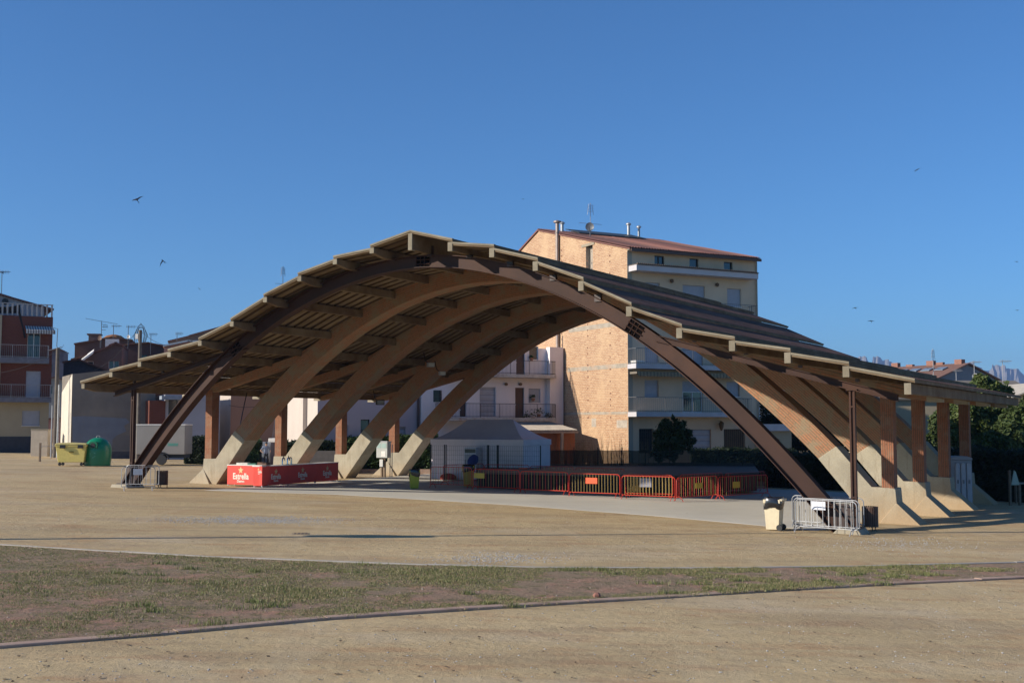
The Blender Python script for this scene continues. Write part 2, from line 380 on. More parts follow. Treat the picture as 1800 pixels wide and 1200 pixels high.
# ---- loose stones
def stone(mb, x, y, z, s):
    n = len(mb.v); q = [(1, 0, 0), (-1, 0, 0), (0, 1, 0), (0, -1, 0), (0, 0, 1), (0, 0, -.4)]
    a = rng.random() * 6.28; ca, sa = math.cos(a), math.sin(a)
    for dx, dy, dz in q:
        k = s * rng.uniform(.6, 1.2); dx, dy = dx * ca - dy * sa, dx * sa + dy * ca; mb.v.append((x + dx * k, y + dy * k, z + dz * k * .6))
    for t in ((0, 2, 4), (2, 1, 4), (1, 3, 4), (3, 0, 4), (2, 0, 5), (1, 2, 5), (3, 1, 5), (0, 3, 5)): mb.f.append(tuple(n + i for i in t))
mb = MB()
for k in range(5200):   # grey chippings, dense in a drift on the left
    if k < 2600: x, y = rng.gauss(455, 75), rng.gauss(914, 3.5)
    elif k < 3300: x, y = rng.gauss(880, 60), rng.gauss(981, 5)
    elif k < 3800: x, y = rng.gauss(1590, 70), rng.gauss(955, 7)
    else: x, y = rng.uniform(0, 1800), 870 + 330 * rng.random() ** .8
    p = ground(x, max(y, 872)); stone(mb, p.x, p.y, gz(p.x) + .003, rng.uniform(.008, .026) * (1.3 if k < 3800 else 1))
tag(mb.build('gravel', mat('grey_chippings', (.46, .45, .42), .9, .4, 20, 0, c2=(.30, .28, .25))), 'loose grey chippings scattered over the sand', kind='stuff')
mb = MB()
for k in range(900):
    i = rng.randrange(NS); t = rng.random(); p = far[i].lerp(near[i], t); stone(mb, p.x, p.y, gz(p.x) + sz(p.x, p.y, t), rng.uniform(.008, .03))
tag(mb.build('pebbles', mat('pale_pebbles', (.50, .42, .34), .9, .4, 20, 0, c2=(.34, .24, .18))), 'small pale pebbles lying in the grass strip', kind='stuff')
p = ground(1049, 1041, .12); mb = MB(); mb.lathe([(.02, 0), (.07, .0), (.08, .04), (.05, .08), (.02, .09)], n=6, sx=1, sy=.7)
o = mb.build('brick_fragment', mat('broken_brick', (.32, .15, .11), .9, .3, 8, .3)); o.location = (p.x, p.y, gz(p.x) + .035)
tag(o, 'small broken piece of red brick lying in the grass strip', 'stone')
mb = MB()
for k in range(420):   # dark specks: leaves, clods, cigarette ends
    x, y = rng.uniform(0, 1800), 872 + 328 * rng.random() ** .7
    p = ground(x, y); s_ = rng.uniform(.012, .04); a = rng.random() * 6.28; n = len(mb.v)
    for q in range(4): mb.v.append((p.x + math.cos(a + q * 1.57) * s_ * rng.uniform(.5, 1.2), p.y + math.sin(a + q * 1.57) * s_, gz(p.x) + .008 + rng.uniform(0, .02)))
    mb.f.append((n, n + 1, n + 2, n + 3))
tag(mb.build('leaf_litter', mat('dead_leaf', (.13, .09, .05), .9, .4, 8, 0)), 'dark dead leaves and crumbs scattered over the sand', kind='stuff')
p = ground(528, 937.5); t = thing('drain_grate', 'small dark slotted drain grate in the sand near the long shadow', 'drain', (p.x, p.y, gz(p.x)), .1); mb = MB()
for k in range(4): mb.box(-.19 + .11 * k, -.13 + .11 * k, -.20, .20, .004, .010)
mb.build('bars', mat('rusty_grate', (.17, .12, .09), .8), t); mb = MB()
for q in ((-.25, .25, -.25, -.21), (-.25, .25, .21, .25), (-.25, -.22, -.21, .21), (.22, .25, -.21, .21)): mb.box(*q, .002, .008)
mb.build('frame', mat('grate_frame', (.36, .28, .19), .8), t)
# ---- mountain ridge
prof = [(1240, 690), (1380, 662), (1440, 640), (1458, 634), (1470, 627), (1478, 631), (1484, 644), (1500, 640), (1511, 629), (1520, 625), (1530, 634), (1535, 641), (1536, 626), (1548, 627), (1556, 634), (1563, 631), (1574, 636), (1583, 646), (1600, 648), (1625, 650), (1650, 646), (1675, 643), (1700, 640), (1712, 634), (1718, 642), (1728, 650), (1740, 651), (1748, 642), (1760, 640), (1768, 646), (1776, 648), (1793, 648), (1802, 660), (1850, 655), (1900, 668), (2050, 690)]
D = 6500; mb = MB(); NX = 420; rows = [(-900, .0), (-600, .25), (-380, .5), (-200, .72), (-90, .88), (0, 1), (90, .9), (300, .6), (700, 0)]
def MP(i, j):
    x = 1240 + i * 810 / NX; dy, k = rows[j]; y = lerp_curve(prof, x); base = at(x, 748, D)
    jag = 14 * noise.noise((i * .35, 0, 1)) + 9 * noise.noise((i * 1.1, 2, 1)); h = (at(x, y, D).z + jag) * k
    h += (1 - k) * k * 120 * noise.noise((i * .12, j * .7, 4)) + k * (1 - k) * 60 * noise.noise((i * .6, j, 4)); s = (D + dy) / D
    return (base.x * s, D + dy + 60 * noise.noise((i * .25, j * .3, 8)), h)
mb.grid(MP, NX, len(rows) - 1)
tag(mb.build('mountain', mat('mountain_rock', (.30, .27, .24), .95, .3, .004, 0, c2=(.14, .15, .12), fine=.02)), 'distant jagged rocky mountain ridge on the right horizon', kind='structure')
# ================================================================== the arched canopy
UC = 16.38; AC = 16.05; PS = 1.92
def cz(u, h): return h - .0173 * u
TT = [11.07, 10.60, 10.25, 9.63, 8.80, 7.80, 6.98, 6.50, 6.07, 5.60, 5.05]
V0, V1 = -1.4, 22.9
can = fthing('canopy', 'large open canopy with stepped concrete roof on brick arches behind one brown steel arch', 'canopy', CF)
# roof panels: flat on top, ribbed below
vs = []; v = V0
while v < V1 - .01:
    vs += [(v, 0), (v + .36, 0), (v + .39, .10), (v + .57, .10), (min(v + .60, V1), 0)]; v += .60
vs.append((V1, 0))
def roofcover():
    m, nt, bs = newmat('roof_covering'); v = coord(nt)
    c = mixc(nt, noise_(nt, coord(nt, stretch=(1.4, .16, 1)), .9, 5, .65, .4, .6), (.21, .115, .085), (.095, .055, .045))
    c = mixc(nt, math_(nt, 'MULTIPLY', noise_(nt, coord(nt, stretch=(1.2, .3, 1)), 1.1, 6, .75, .55, .68), .7), c, (.24, .17, .12))
    c = mixc(nt, math_(nt, 'MULTIPLY', noise_(nt, v, 18, 4), .5), c, (.07, .055, .05))
    nt.links.new(c, bs.inputs['Base Color']); bs.inputs['Roughness'].default_value = .95; bs.inputs['Specular IOR Level'].default_value = .05; bump_(nt, bs, noise_(nt, v, 12, 5, .8, 0, 1), .6, .03); return m
ROOFTOP = roofcover()
def soffitmat():
    m, nt, bs = newmat('ribbed_ceramic'); o = coord(nt); s = N(nt, 'SeparateXYZ'); nt.links.new(o, s.inputs[0])
    q = math_(nt, 'FRACT', math_(nt, 'DIVIDE', math_(nt, 'ADD', s.outputs[1], 1.4), .60)); k = N(nt, 'MapRange'); k.inputs[1].default_value = .56; k.inputs[2].default_value = .64; nt.links.new(q, k.inputs[0])
    c = mixc(nt, noise_(nt, coord(nt, stretch=(.5, 3, 1)), 1.5, 4), (.25, .195, .125), (.155, .115, .072)); c = mixc(nt, k.outputs[0], c, (.095, .066, .042)); c = mixc(nt, math_(nt, 'MULTIPLY', noise_(nt, o, .7, 5, .7, .5, .7), .6), c, (.10, .06, .035))  # darker in the recesses: groove tone plus shade put into the colour
    nt.links.new(c, bs.inputs['Base Color']); bs.inputs['Roughness'].default_value = .95; bs.inputs['Specular IOR Level'].default_value = .05; bump_(nt, bs, noise_(nt, o, 20, 4, .7, 0, 1), .4, .02); return m
SOFFIT = soffitmat()
for sgn in (-1, 1):
    for k in range(1, 11):
        ua, ub = UC + sgn * PS * (k - 1), UC + sgn * (PS * k + (.10 if k < 10 else .22))
        if k > 1: ua += sgn * .07
        za, zb = TT[k - 1] - (.14 if k > 1 else 0), TT[k] - (.0)
        if k > 1: za -= 0
        th = .115; mb = MB()
        z1, z2 = cz(ua, za), cz(ub, zb)
        # front edge, outer edge, top
        mb.face([(ua, V0, z1 - th), (ub, V0, z2 - th), (ub, V0, z2), (ua, V0, z1)])
        mb.face([(ua, V1, z1 - th), (ub, V1, z2 - th), (ub, V1, z2), (ua, V1, z1)])
        mb.face([(ub, V0, z2 - th), (ub, V1, z2 - th), (ub, V1, z2), (ub, V0, z2)])
        mb.face([(ua, V0, z1 - th), (ua, V1, z1 - th), (ua, V1, z1), (ua, V0, z1)])
        mb.face([(ua, V0, z1), (ub, V0, z2), (ub, V1, z2), (ua, V1, z1)])
        o = mb.build('roof_panel', CONC_D, can); mb = MB()
        for (p, dp), (q, dq) in zip(vs, vs[1:]):
            mb.face([(ua, p, z1 - th + dp), (ua, q, z1 - th + dq), (ub, q, z2 - th + dq), (ub, p, z2 - th + dp)])
        mb.build('ribbed_soffit', SOFFIT, o)
        mb = MB(); e = .004
        mb.grid(lambda i, j: (ua + (ub - ua) * i, V0 + .12 + (V1 - V0 - .24) * j / 12, z1 + (z2 - z1) * i + .006 + .01 * noise.noise((ua, j, i))), 1, 12)
        mb.build('roof_cover', ROOFTOP, o)
        if k % 1 == 0:
            mb = MB(); c = .17 # pale cast edge strip along the front
            n0 = Vector((ub - ua, 0, z2 - z1))
            mb.v += [(ua, V0 - .03, z1 - .055), (ub, V0 - .03, z2 - .055), (ub, V0 - .03, z2 + .02), (ua, V0 - .03, z1 + .02), (ua, V0 + .10, z1 - .055), (ub, V0 + .10, z2 - .055), (ub, V0 + .10, z2 + .02), (ua, V0 + .10, z1 + .02)]
            mb.f += [(0, 1, 2, 3), (5, 4, 7, 6), (3, 2, 6, 7), (0, 4, 5, 1), (1, 5, 6, 2), (4, 0, 3, 7)]
            mb.build('edge_strip', EDGE, o)
for k in range(-10, 11):
    u = UC + PS * k; T = TT[abs(k)]; b = .48 if k else .80; t = .13; mb = MB(); wd = .11 if k else .10
    prof_ = [(V0 + .02, cz(u, T - t)), (V0 + .02, cz(u, T - (.34 if k < 0 else b - .02))), (V0 + .75, cz(u, T - b)), (V1 - .05, cz(u, T - b)), (V1 - .05, cz(u, T - t))]
    mb.prism(prof_, u - wd, u + wd, 'x'); mb.build('purlin', CONC_D, can, bevel=.01)
    mb = MB(); mb.box(u - wd + .004, u + wd - .004, V0 - .035, V0 + .22, cz(u, T - (.35 if k < 0 else b)), cz(u, T - .125)); mb.build('purlin_end', EDGE, can)
def footmat():
    m, nt, bs = newmat('foot_concrete'); o = coord(nt); s = N(nt, 'SeparateXYZ'); nt.links.new(o, s.inputs[0])
    c = mixc(nt, noise_(nt, o, .9, 5), (.44, .395, .30), (.33, .295, .225))
    c = mixc(nt, math_(nt, 'MULTIPLY', noise_(nt, coord(nt, stretch=(4, 4, .5)), 1.6, 6, .7, .52, .68), .6), c, (.25, .20, .14))      # water streaks
    z = N(nt, 'MapRange'); z.inputs[1].default_value = 1.0; z.inputs[2].default_value = -.3; nt.links.new(math_(nt, 'ADD', s.outputs[2], math_(nt, 'MULTIPLY', noise_(nt, o, 2.2, 5, .7, .2, .8), .5)), z.inputs[0])
    c = mixc(nt, math_(nt, 'MULTIPLY', z.outputs[0], .7), c, (.42, .285, .155))                                                       # soil splashed up from the ground
    c = mixc(nt, math_(nt, 'MULTIPLY', noise_(nt, o, 28, 4, .7, .45, .8), .5), c, (.20, .17, .13))
    d = math_(nt, 'FRACT', math_(nt, 'DIVIDE', math_(nt, 'ADD', s.outputs[0], s.outputs[2]), .16)); l = N(nt, 'MapRange'); l.inputs[1].default_value = .06; l.inputs[2].default_value = .0; nt.links.new(d, l.inputs[0])
    c = mixc(nt, math_(nt, 'MULTIPLY', l.outputs[0], .35), c, (.20, .17, .13))                                                        # board marks of the formwork
    nt.links.new(c, bs.inputs['Base Color']); bs.inputs['Roughness'].default_value = .92; bs.inputs['Specular IOR Level'].default_value = .15; bump_(nt, bs, noise_(nt, o, 16, 6, .75, 0, 1), .5, .03); return m
FOOTC = footmat()
# brick arches on concrete feet, with pillars and rafters
AV = [5.3 + 5.35 * i for i in range(4)]
def purl_bot(d):
    return 6.50 + (11.52 - d) * .25 if d > 11.52 else 6.50 + (11.52 - d) * .5
for av in AV:
    mb = MB(); n = 56; ln = 0; prev = None; y0, y1 = av, av + .95; du = 0
    for i in range(n + 1):
        t = -1 + 2 * i / n
        a = (AC + 14.75 * t, 9.73 - .0345 * (14.75 * t) ** 2); b = (AC + 15.4 * t, 10.55 - .033 * (15.4 * t) ** 2)
        a = (a[0], cz(*a)); b = (b[0], cz(*b))
        if prev:
            pa, pb = prev; l2 = ln + math.hypot(a[0] - pa[0], a[1] - pa[1])
            mb.face([(pa[0], y0, pa[1]), (a[0], y0, a[1]), (b[0], y0, b[1]), (pb[0], y0, pb[1])], [(ln, 0), (l2, 0), (l2, .82), (ln, .82)])
            mb.face([(pa[0], y1, pa[1]), (pb[0], y1, pb[1]), (b[0], y1, b[1]), (a[0], y1, a[1])], [(ln, 0), (ln, .82), (l2, .82), (l2, 0)])
            mb.face([(pa[0], y0, pa[1]), (pa[0], y1, pa[1]), (a[0], y1, a[1]), (a[0], y0, a[1])], [(ln, 1), (ln, 1.6), (l2, 1.6), (l2, 1)])
            mb.face([(pb[0], y0, pb[1]), (b[0], y0, b[1]), (b[0], y1, b[1]), (pb[0], y1, pb[1])], [(ln, 2), (l2, 2), (l2, 2.6), (ln, 2.6)])
            ln = l2
        prev = (a, b)
    arch = mb.build('brick_arch', ARCHB, can)
    for s in (-1, 1):
        def X(d): return AC + s * d
        mb = MB(); pl = [(14.72, 2.25), (16.85, cz(0, -.3)), (17.3, -.3), (17.62, .7), (17.58, 1.24), (16.72, 1.26), (15.42, 2.74)]
        mb.prism([(X(d), cz(X(d), h)) for d, h in pl], av - .02, av + .97)
        mb.v += []
        n0 = len(mb.v)  # splayed buttress foot
        T0 = (X(17.6), cz(X(17.6), .72)); B0 = (X(18.75), cz(X(18.75), -.3)); B1 = (X(16.8), cz(X(16.8), -.3))
        mb.v += [(T0[0], av - .025, T0[1]), (T0[0], av + .975, T0[1]), (B0[0], av - .22, B0[1]), (B0[0], av + 1.15, B0[1]), (B1[0], av - .22, B1[1]), (B1[0], av + 1.15, B1[1])]
        for q in ((0, 2, 4), (1, 5, 3), (0, 1, 3, 2), (0, 4, 5, 1), (2, 3, 5, 4)): mb.f.append(tuple(n0 + i for i in q))
        mb.build('concrete_foot', FOOTC, arch, bevel=.02)
        # pillar
        mb = MB(); x0, x1 = X(17.08), X(17.54); zt = cz(X(17.3), purl_bot(17.3) - .25); zb = cz(X(17.3), 1.2)
        for (p, q) in (((x0, av + .02), (x1, av + .02)), ((x1, av + .02), (x1, av + .53)), ((x1, av + .53), (x0, av + .53)), ((x0, av + .53), (x0, av + .02))):
            wl = math.hypot(q[0] - p[0], q[1] - p[1]); mb.face([(*p, zb), (*q, zb), (*q, zt), (*p, zt)], [(0, 0), (0, wl), (zt - zb, wl), (zt - zb, 0)])
        mb.face([(x0, av + .02, zt), (x1, av + .02, zt), (x1, av + .53, zt), (x0, av + .53, zt)], [(0, 0)] * 4)
        mb.build('brick_pillar', PILB, can)
        # rafter
        mb = MB(); ds = [9.9, 11.52, 14, 17, 18.95]; top = [(X(d), cz(X(d), purl_bot(d) + .02)) for d in ds]; bot = [(X(d), cz(X(d), purl_bot(d) - (.42 if d < 17.5 else .2))) for d in ds]
        acc = 0
        for i in range(4):
            l = abs(ds[i + 1] - ds[i]); a, b, c, d_ = bot[i], bot[i + 1], top[i + 1], top[i]; ya, yb = av + .06, av + .46
            for yy in (ya, yb): mb.face([(a[0], yy, a[1]), (b[0], yy, b[1]), (c[0], yy, c[1]), (d_[0], yy, d_[1])], [(acc, 0), (acc + l, 0), (acc + l, .4), (acc, .4)])
            mb.face([(a[0], ya, a[1]), (b[0], ya, b[1]), (b[0], yb, b[1]), (a[0], yb, a[1])], [(acc, 0), (acc + l, 0), (acc + l, .4), (acc, .4)])
            mb.face([(d_[0], ya, d_[1]), (c[0], ya, c[1]), (c[0], yb, c[1]), (d_[0], yb, d_[1])], [(acc, 0), (acc + l, 0), (acc + l, .4), (acc, .4)]); acc += l
        mb.face([(bot[-1][0], ya, bot[-1][1]), (top[-1][0], ya, top[-1][1]), (top[-1][0], yb, top[-1][1]), (bot[-1][0], yb, bot[-1][1])], [(0, 0), (.3, 0), (.3, .4), (0, .4)])
        mb.build('rafter', ARCHB, can)
        mb = MB(); mb.prism([(X(18.75), cz(X(18.75), purl_bot(18.75) + .0)), (X(19.3), cz(X(19.3), purl_bot(19.3) - .0)), (X(19.3), cz(X(19.3), purl_bot(19.3) - .12)), (X(18.75), cz(X(18.75), purl_bot(18.75) - .25))], av + .05, av + .47)
        mb.build('rafter_end', CONC, can)
# steel arch (I-section), posts, rafters
SC0 = 16.03   # middle of the steel arch
def sth(d): return 10.22 - .0347 * d * d - .24 * math.exp(-(d / 8.8) ** 4)
def ssl(d): return (sth(d + .05) - sth(d - .05)) / .1
mb = MB(); NSX = 80; sec = []
for i in range(NSX + 1):
    d = -17.2 + 34.4 * i / NSX; sl_ = ssl(d); nn = Vector((-sl_, 0, 1)).normalized(); hd = (.25 + .06 * abs(d) / 16.4)
    c = Vector((SC0 + d, 0, cz(SC0 + d, sth(d)))); fw, ft = .21, .03
    pr = [(-fw, hd), (fw, hd), (fw, hd - ft), (.02, hd - ft), (.02, -hd + ft), (fw, -hd + ft), (fw, -hd), (-fw, -hd), (-fw, -hd + ft), (-.02, -hd + ft), (-.02, hd - ft), (-fw, hd - ft)]
    sec.append(len(mb.v)); mb.v += [tuple(c + nn * q + Vector((0, p, 0))) for p, q in pr]
for i in range(NSX):
    for k in range(12): k2 = (k + 1) % 12; mb.f.append((sec[i] + k, sec[i] + k2, sec[i + 1] + k2, sec[i + 1] + k))
mb.f.append(tuple(range(sec[0], sec[0] + 12))); mb.f.append(tuple(range(sec[-1], sec[-1] + 12)))
sarch = mb.build('steel_arch', STEEL, can)
def steel_pt(d, off, y=0):
    s_ = ssl(d); nn = Vector((-s_, 0, 1)).normalized(); return Vector((SC0 + d, y, cz(SC0 + d, sth(d)))) + nn * off
for dc in (.0, 9.55, -10.3):
    mb = MB(); a, b = steel_pt(dc - .30, 0), steel_pt(dc + .30, 0); t = (b - a).normalized(); nn = Vector((-t.z, 0, t.x)); h = .22 + .045 * abs(dc) / 16
    def Q(p, q, y): return a.lerp(b, .5) + t * p + nn * q + Vector((0, y, 0))
    mb.v += [tuple(Q(p, q, y)) for y in (-.034, -.021) for p, q in ((-.32, -h), (.32, -h), (.32, h), (-.32, h))]; mb.f += [(0, 1, 2, 3), (0, 4, 5, 1), (1, 5, 6, 2), (2, 6, 7, 3), (3, 7, 4, 0)]
    pl_ = mb.build('splice_plate', plain('painted_opening', (.006, .005, .005), .95, 0, .02), sarch)  # near-black sheet on the web, coloured to stand in for dark openings
    mb = MB()
    for q in (-.09, .09): mb.bar(Q(-.36, q, -.06), Q(.36, q, -.06), .035)
    for p in (-.32, -.1, .1): mb.bar(Q(p, -h, -.06), Q(p, h, -.06), .035)
    mb.build('splice_bars', STEEL, pl_)
for k in range(-4, 5):   # hangers between the steel arch and the purlins
    d = PS * k; mb = MB(); a = steel_pt(UC + d - SC0, .2); zb_ = cz(UC + d, TT[abs(k)] - .45)
    mb.box(UC + d - .13, UC + d + .13, -.07, .07, a.z, max(zb_, a.z + .12)); mb.build('bracket', STEELD, can)
for s in (-1, 1):
    X = lambda d: UC + s * d
    mb = MB(); za, zb_ = cz(X(10.0), 6.88 - .13), cz(X(18.6), purl_bot(18.6) - .13)
    for h0, h1, wv in ((0, -.03, .12), (-.03, -.21, .015), (-.21, -.24, .12)):
        mb.v += [(x, y, z + h) for x, z in ((X(10.0), za), (X(18.6), zb_)) for y, h in ((-wv, h0), (wv, h0), (wv, h1), (-wv, h1))]
        b = len(mb.v) - 8; mb.f += [(b, b + 1, b + 5, b + 4), (b + 1, b + 2, b + 6, b + 5), (b + 2, b + 3, b + 7, b + 6), (b + 3, b, b + 4, b + 7), (b, b + 3, b + 2, b + 1), (b + 4, b + 5, b + 6, b + 7)]
    mb.build('steel_rafter', STEEL, can)
    for k in range(6, 10):
        mb = MB(); d = PS * k; mb.box(X(d) - .06, X(d) + .06, -.06, .06, cz(X(d), purl_bot(d) - .05), cz(X(d), TT[k] - .45)); mb.build('bracket', STEELD, can)
    # post of two channels
    d = 17.1 if s > 0 else 17.3; z0, z1 = cgz(X(d), 0) - .05, cz(X(d), purl_bot(d) - .36); mb = MB()
    for q in (-1, 1): mb.box(X(d) + q * .065 - .03, X(d) + q * .065 + .03, -.08, .08, z0, z1)
    mb.box(X(d) - .036, X(d) + .036, -.03, .03, z0, z1); mb.box(X(d) - .2, X(d) + .2, -.2, .2, z0, z0 + .08); mb.box(X(d) - .18, X(d) + .18, -.13, .13, z1 - .02, z1 + .02)
    for hh in (1.2, 4.2): mb.box(X(d) - .10, X(d) + .10, -.085, .085, z0 + hh, z0 + hh + .06)
    mb.build('steel_post', STEEL, can)
    X = lambda d: SC0 + s * (d + .75)
    mb = MB(); gx = cgz(X(16.4), 0)   # concrete footing and steel shoe
    mb.prism([(X(15.7), gx - .2), (X(17.2), gx - .2), (X(16.95), gx + .16), (X(16.0), gx + .16)] if s < 0 else [(X(17.2), gx - .2), (X(15.9), gx - .2), (X(16.3), gx + .2), (X(16.9), gx + .2)], -.55, .5); mb.build('footing', CONC, can, bevel=.02)
    mb = MB(); mb.prism([(X(16.0), gx + .15), (X(16.9), gx + .15), (X(16.5), gx + .95), (X(16.1), gx + .95)], -.045, .045); mb.box(X(15.9), X(16.95), -.28, .28, gx + .15, gx + .20); mb.build('shoe_plate', STEELD, can)
# ================================================================== small things on the square
def gfr(x, y, ang=0.0, top=.018): p = ground(x, y); return Fr((p.x, p.y, gz(p.x) + top), ang)
# crowd barriers -----------------------------------------------------
def barrier(fr, wd, mf, bars, name, label, group, cat='barrier', panel=None, h=1.08, hatch=False, tilt=0):
    t = fthing(name, label, cat, fr, group)
    mb = MB(); r = .018; b = .19; c = .16
    pts = [(0, 0, b)]; pts += [(0, 0, h - c)] + [(c - c * math.cos(a), 0, h - c + c * math.sin(a)) for a in (.4, .8, 1.2, 1.57)]
    pts += [(wd - p[0], 0, p[2]) for p in reversed(pts)]
    mb.tube(pts, r, 6); mb.tube([(0, 0, b), (wd, 0, b)], r, 6); mb.build('frame', mf, t, smooth=True)
    bw = .0062; nb = max(3, int(wd / (.155 if mf is RED_STEEL else .20))); per = {}
    for i in range(1, nb):
        m = bars[i % len(bars)]; per.setdefault(m.name, (m, MB()))[1].box(wd * i / nb - bw, wd * i / nb + bw, -.005, .005, b, h - (.0 if c < wd * i / nb < wd - c else .07))
    for m, mb in per.values(): mb.build('bars', m, t)
    for x in (.12, wd - .12):
        mb = MB()
        mb.tube([(x, -.27, .0), (x, -.16, .16), (x, 0, b + .03), (x, .16, .16), (x, .27, .0)], .016, 6); mb.build('foot', mf, t, smooth=True)
    if panel:
        m, x0, x1, z0, z1 = panel; mb = MB(); mb.box(wd * x0, wd * x1, -.028, -.016, z0, z1); mb.build('panel', m, t)
    return t
ORANGE = plain('orange_panel', (.85, .10, .02), .5); YELP = plain('yellow_panel', (.55, .36, .03), .5); WSIGN = plain('white_sign', (.72, .74, .78), .5); BLUEW = plain('pale_panel', (.30, .30, .36), .5)
def span(x0, y0, x1, y1, **k):
    a, b = ground(x0, y0), ground(x1, y1); ang = math.atan2(b.y - a.y, b.x - a.x)
    return Fr((a.x, a.y, gz(a.x) + .018), ang), (b - a).xy.length
RY = [YEL_STEEL, RED_STEEL]; YY = [YEL_STEEL]
reds = [((757, 857, 829, 861), None, RY, 'leftmost barrier of the front row, beside the yellow bin'),
    ((832, 862, 913, 867), (YELP, .02, .25, .62, .88), RY, 'red barrier with a faded panel, in front of the white tent'),
    ((915, 867, 999, 872), None, RY, 'red barrier between the tent corner and the barrier with orange panel'),
    ((1001, 872, 1090, 877), (ORANGE, .33, .56, .62, .90), YY, 'sunlit red barrier carrying a bright orange panel'),
    ((1093, 877, 1187, 882.5), None, YY, 'sunlit red barrier right of the one with the orange panel'),
    ((1190, 882, 1261, 878.5), (YELP, .45, .62, .55, .80), RY, 'red barrier with yellow bars and small yellow panel, just past the corner'),
    ((1263, 879, 1349, 875), (YELP, .28, .42, .52, .82), RY, 'rightmost red barrier, in shade near the steel arch'),
    ((779, 853, 850, 850), None, RY, 'rear red barrier standing close to the white tent wall'),
    ((852, 850, 930, 853), (ORANGE, .78, .97, .58, .92), RY, 'rear red barrier with small red panel behind the front row'),
    ((932, 853, 1008, 857), (BLUEW, .5, .62, .5, .85), RY, 'rear barrier with a pale panel left of the stage middle'),
    ((1012, 857, 1098, 862), (YELP, .03, .14, .60, .86), RY, 'rear barrier with tiny yellow panel at the stage front'),
    ((1100, 874, 1183, 877.5), (BLUEW, .30, .55, .50, .92), YY, 'red barrier standing directly behind the bright corner barrier'),
    ((1196, 874, 1270, 870), None, RY, 'rear red barrier behind the turned corner'),
    ((1275, 870, 1345, 866), None, RY, 'farthest right rear barrier at the dark end of the stage')]
for (a, pn, br, lb) in reds:
    fr, wd = span(*a); barrier(fr, wd, RED_STEEL, br, 'crowd_barrier', lb, 'red barriers round the stage', panel=pn)
# grey nested barriers
GB = [GALV]
for (x0, y0, x1, y1, lb, pn) in [(213, 862.5, 272, 862.5, 'front grey barrier with white notice at the left foot of the steel arch', (WSIGN, .34, .62, .72, 1.0)),
        (221, 857.5, 279, 859, 'rearmost grey barrier of the left nest', None)]:
    fr, wd = span(x0, y0, x1, y1); fr = Fr(fr.o - Vector((0, 0, .018)), fr.ang); barrier(fr, wd, GALV, GB, 'grey_barrier', lb, 'grey barriers nested at the left arch foot', panel=pn)
for (x0, y0, x1, y1, lb, pn) in [(1399, 934, 1507, 944, 'frontmost grey barrier of the right nest, with wide bars in front', None),
        (1396, 931, 1511, 940.5, 'middle grey barrier of the right nest, carrying a pale blue panel', (WSIGN, .28, .50, .72, 1.0)), (1393, 924.5, 1519, 934.5, 'rearmost grey barrier of the right nest, beside the litter bin', None)]:
    fr, wd = span(x0, y0, x1, y1); fr = Fr(fr.o - Vector((0, 0, .018)), fr.ang); barrier(fr, wd, GALV, GB, 'grey_barrier', lb, 'grey barriers nested at the right arch foot', panel=pn)
# slatted litter bins
def litter(x, y, s, label):
    fr = gfr(x, y, 0, 0); t = fthing('litter_bin', label, 'litter bin', fr, 'slatted litter bins'); mb = MB()
    WD = mat('dark_bin_slats', (.13, .075, .055), .6, .3, 5, .1)
    for k in range(22):
        a = 2 * math.pi * k / 22; M = Matrix.Rotation(a, 4, 'Z'); mb.box(.235 * s, .255 * s, -.027 * s, .027 * s, .12 * s, .78 * s, M)
    mb.build('slats', WD, t)
    mb = MB(); mb.lathe([(.0, .14 * s), (.225 * s, .14 * s), (.228 * s, .72 * s), (.20 * s, .72 * s), (.195 * s, .2 * s), (0, .2 * s)], n=20); mb.build('liner', BLACKM, t)
    for k in range(3):
        a = 2 * math.pi * k / 3 + .5; mb = MB(); mb.tube([(.22 * s * math.cos(a), .22 * s * math.sin(a), 0), (.22 * s * math.cos(a), .22 * s * math.sin(a), .2 * s)], .018, 6); mb.build('leg', BLACKM, t)
litter(285, 856.5, 1.05, 'round dark litter bin right of the grey barriers at the left arch foot')
litter(1530, 932, 1.05, 'round dark litter bin between the right grey barriers and the concrete leg')
# wheeled bins
def bag(mb, w, d, z, r=.06, seed=1):
    n = 26; ring = []
    for j, (k, zz) in enumerate(((.90, .02), (1.04, .06), (1.16, .0), (1.17, -.16), (1.10, -.30))):
        for i in range(n):
            a = 2 * math.pi * i / n; q = noise.noise((math.cos(a) * 2.4, math.sin(a) * 2.4, j * .9 + seed)) * .028
            sq = 1 / max(abs(math.cos(a)), abs(math.sin(a))) ** .75
            mb.v.append((math.cos(a) * w * k * sq + q, math.sin(a) * d * k * sq + q, z + zz + q * 1.2 - (.04 * math.sin(a * 3 + seed) if j > 2 else 0)))
    b = len(mb.v) - 5 * n
    for j in range(4):
        for i in range(n): i2 = (i + 1) % n; mb.f.append((b + j * n + i, b + j * n + i2, b + (j + 1) * n + i2, b + (j + 1) * n + i))
BAG = plain('black_bin_bag', (.012, .012, .014), .22, 0, .8); RUB = plain('black_rubber', (.03, .03, .03), .7)
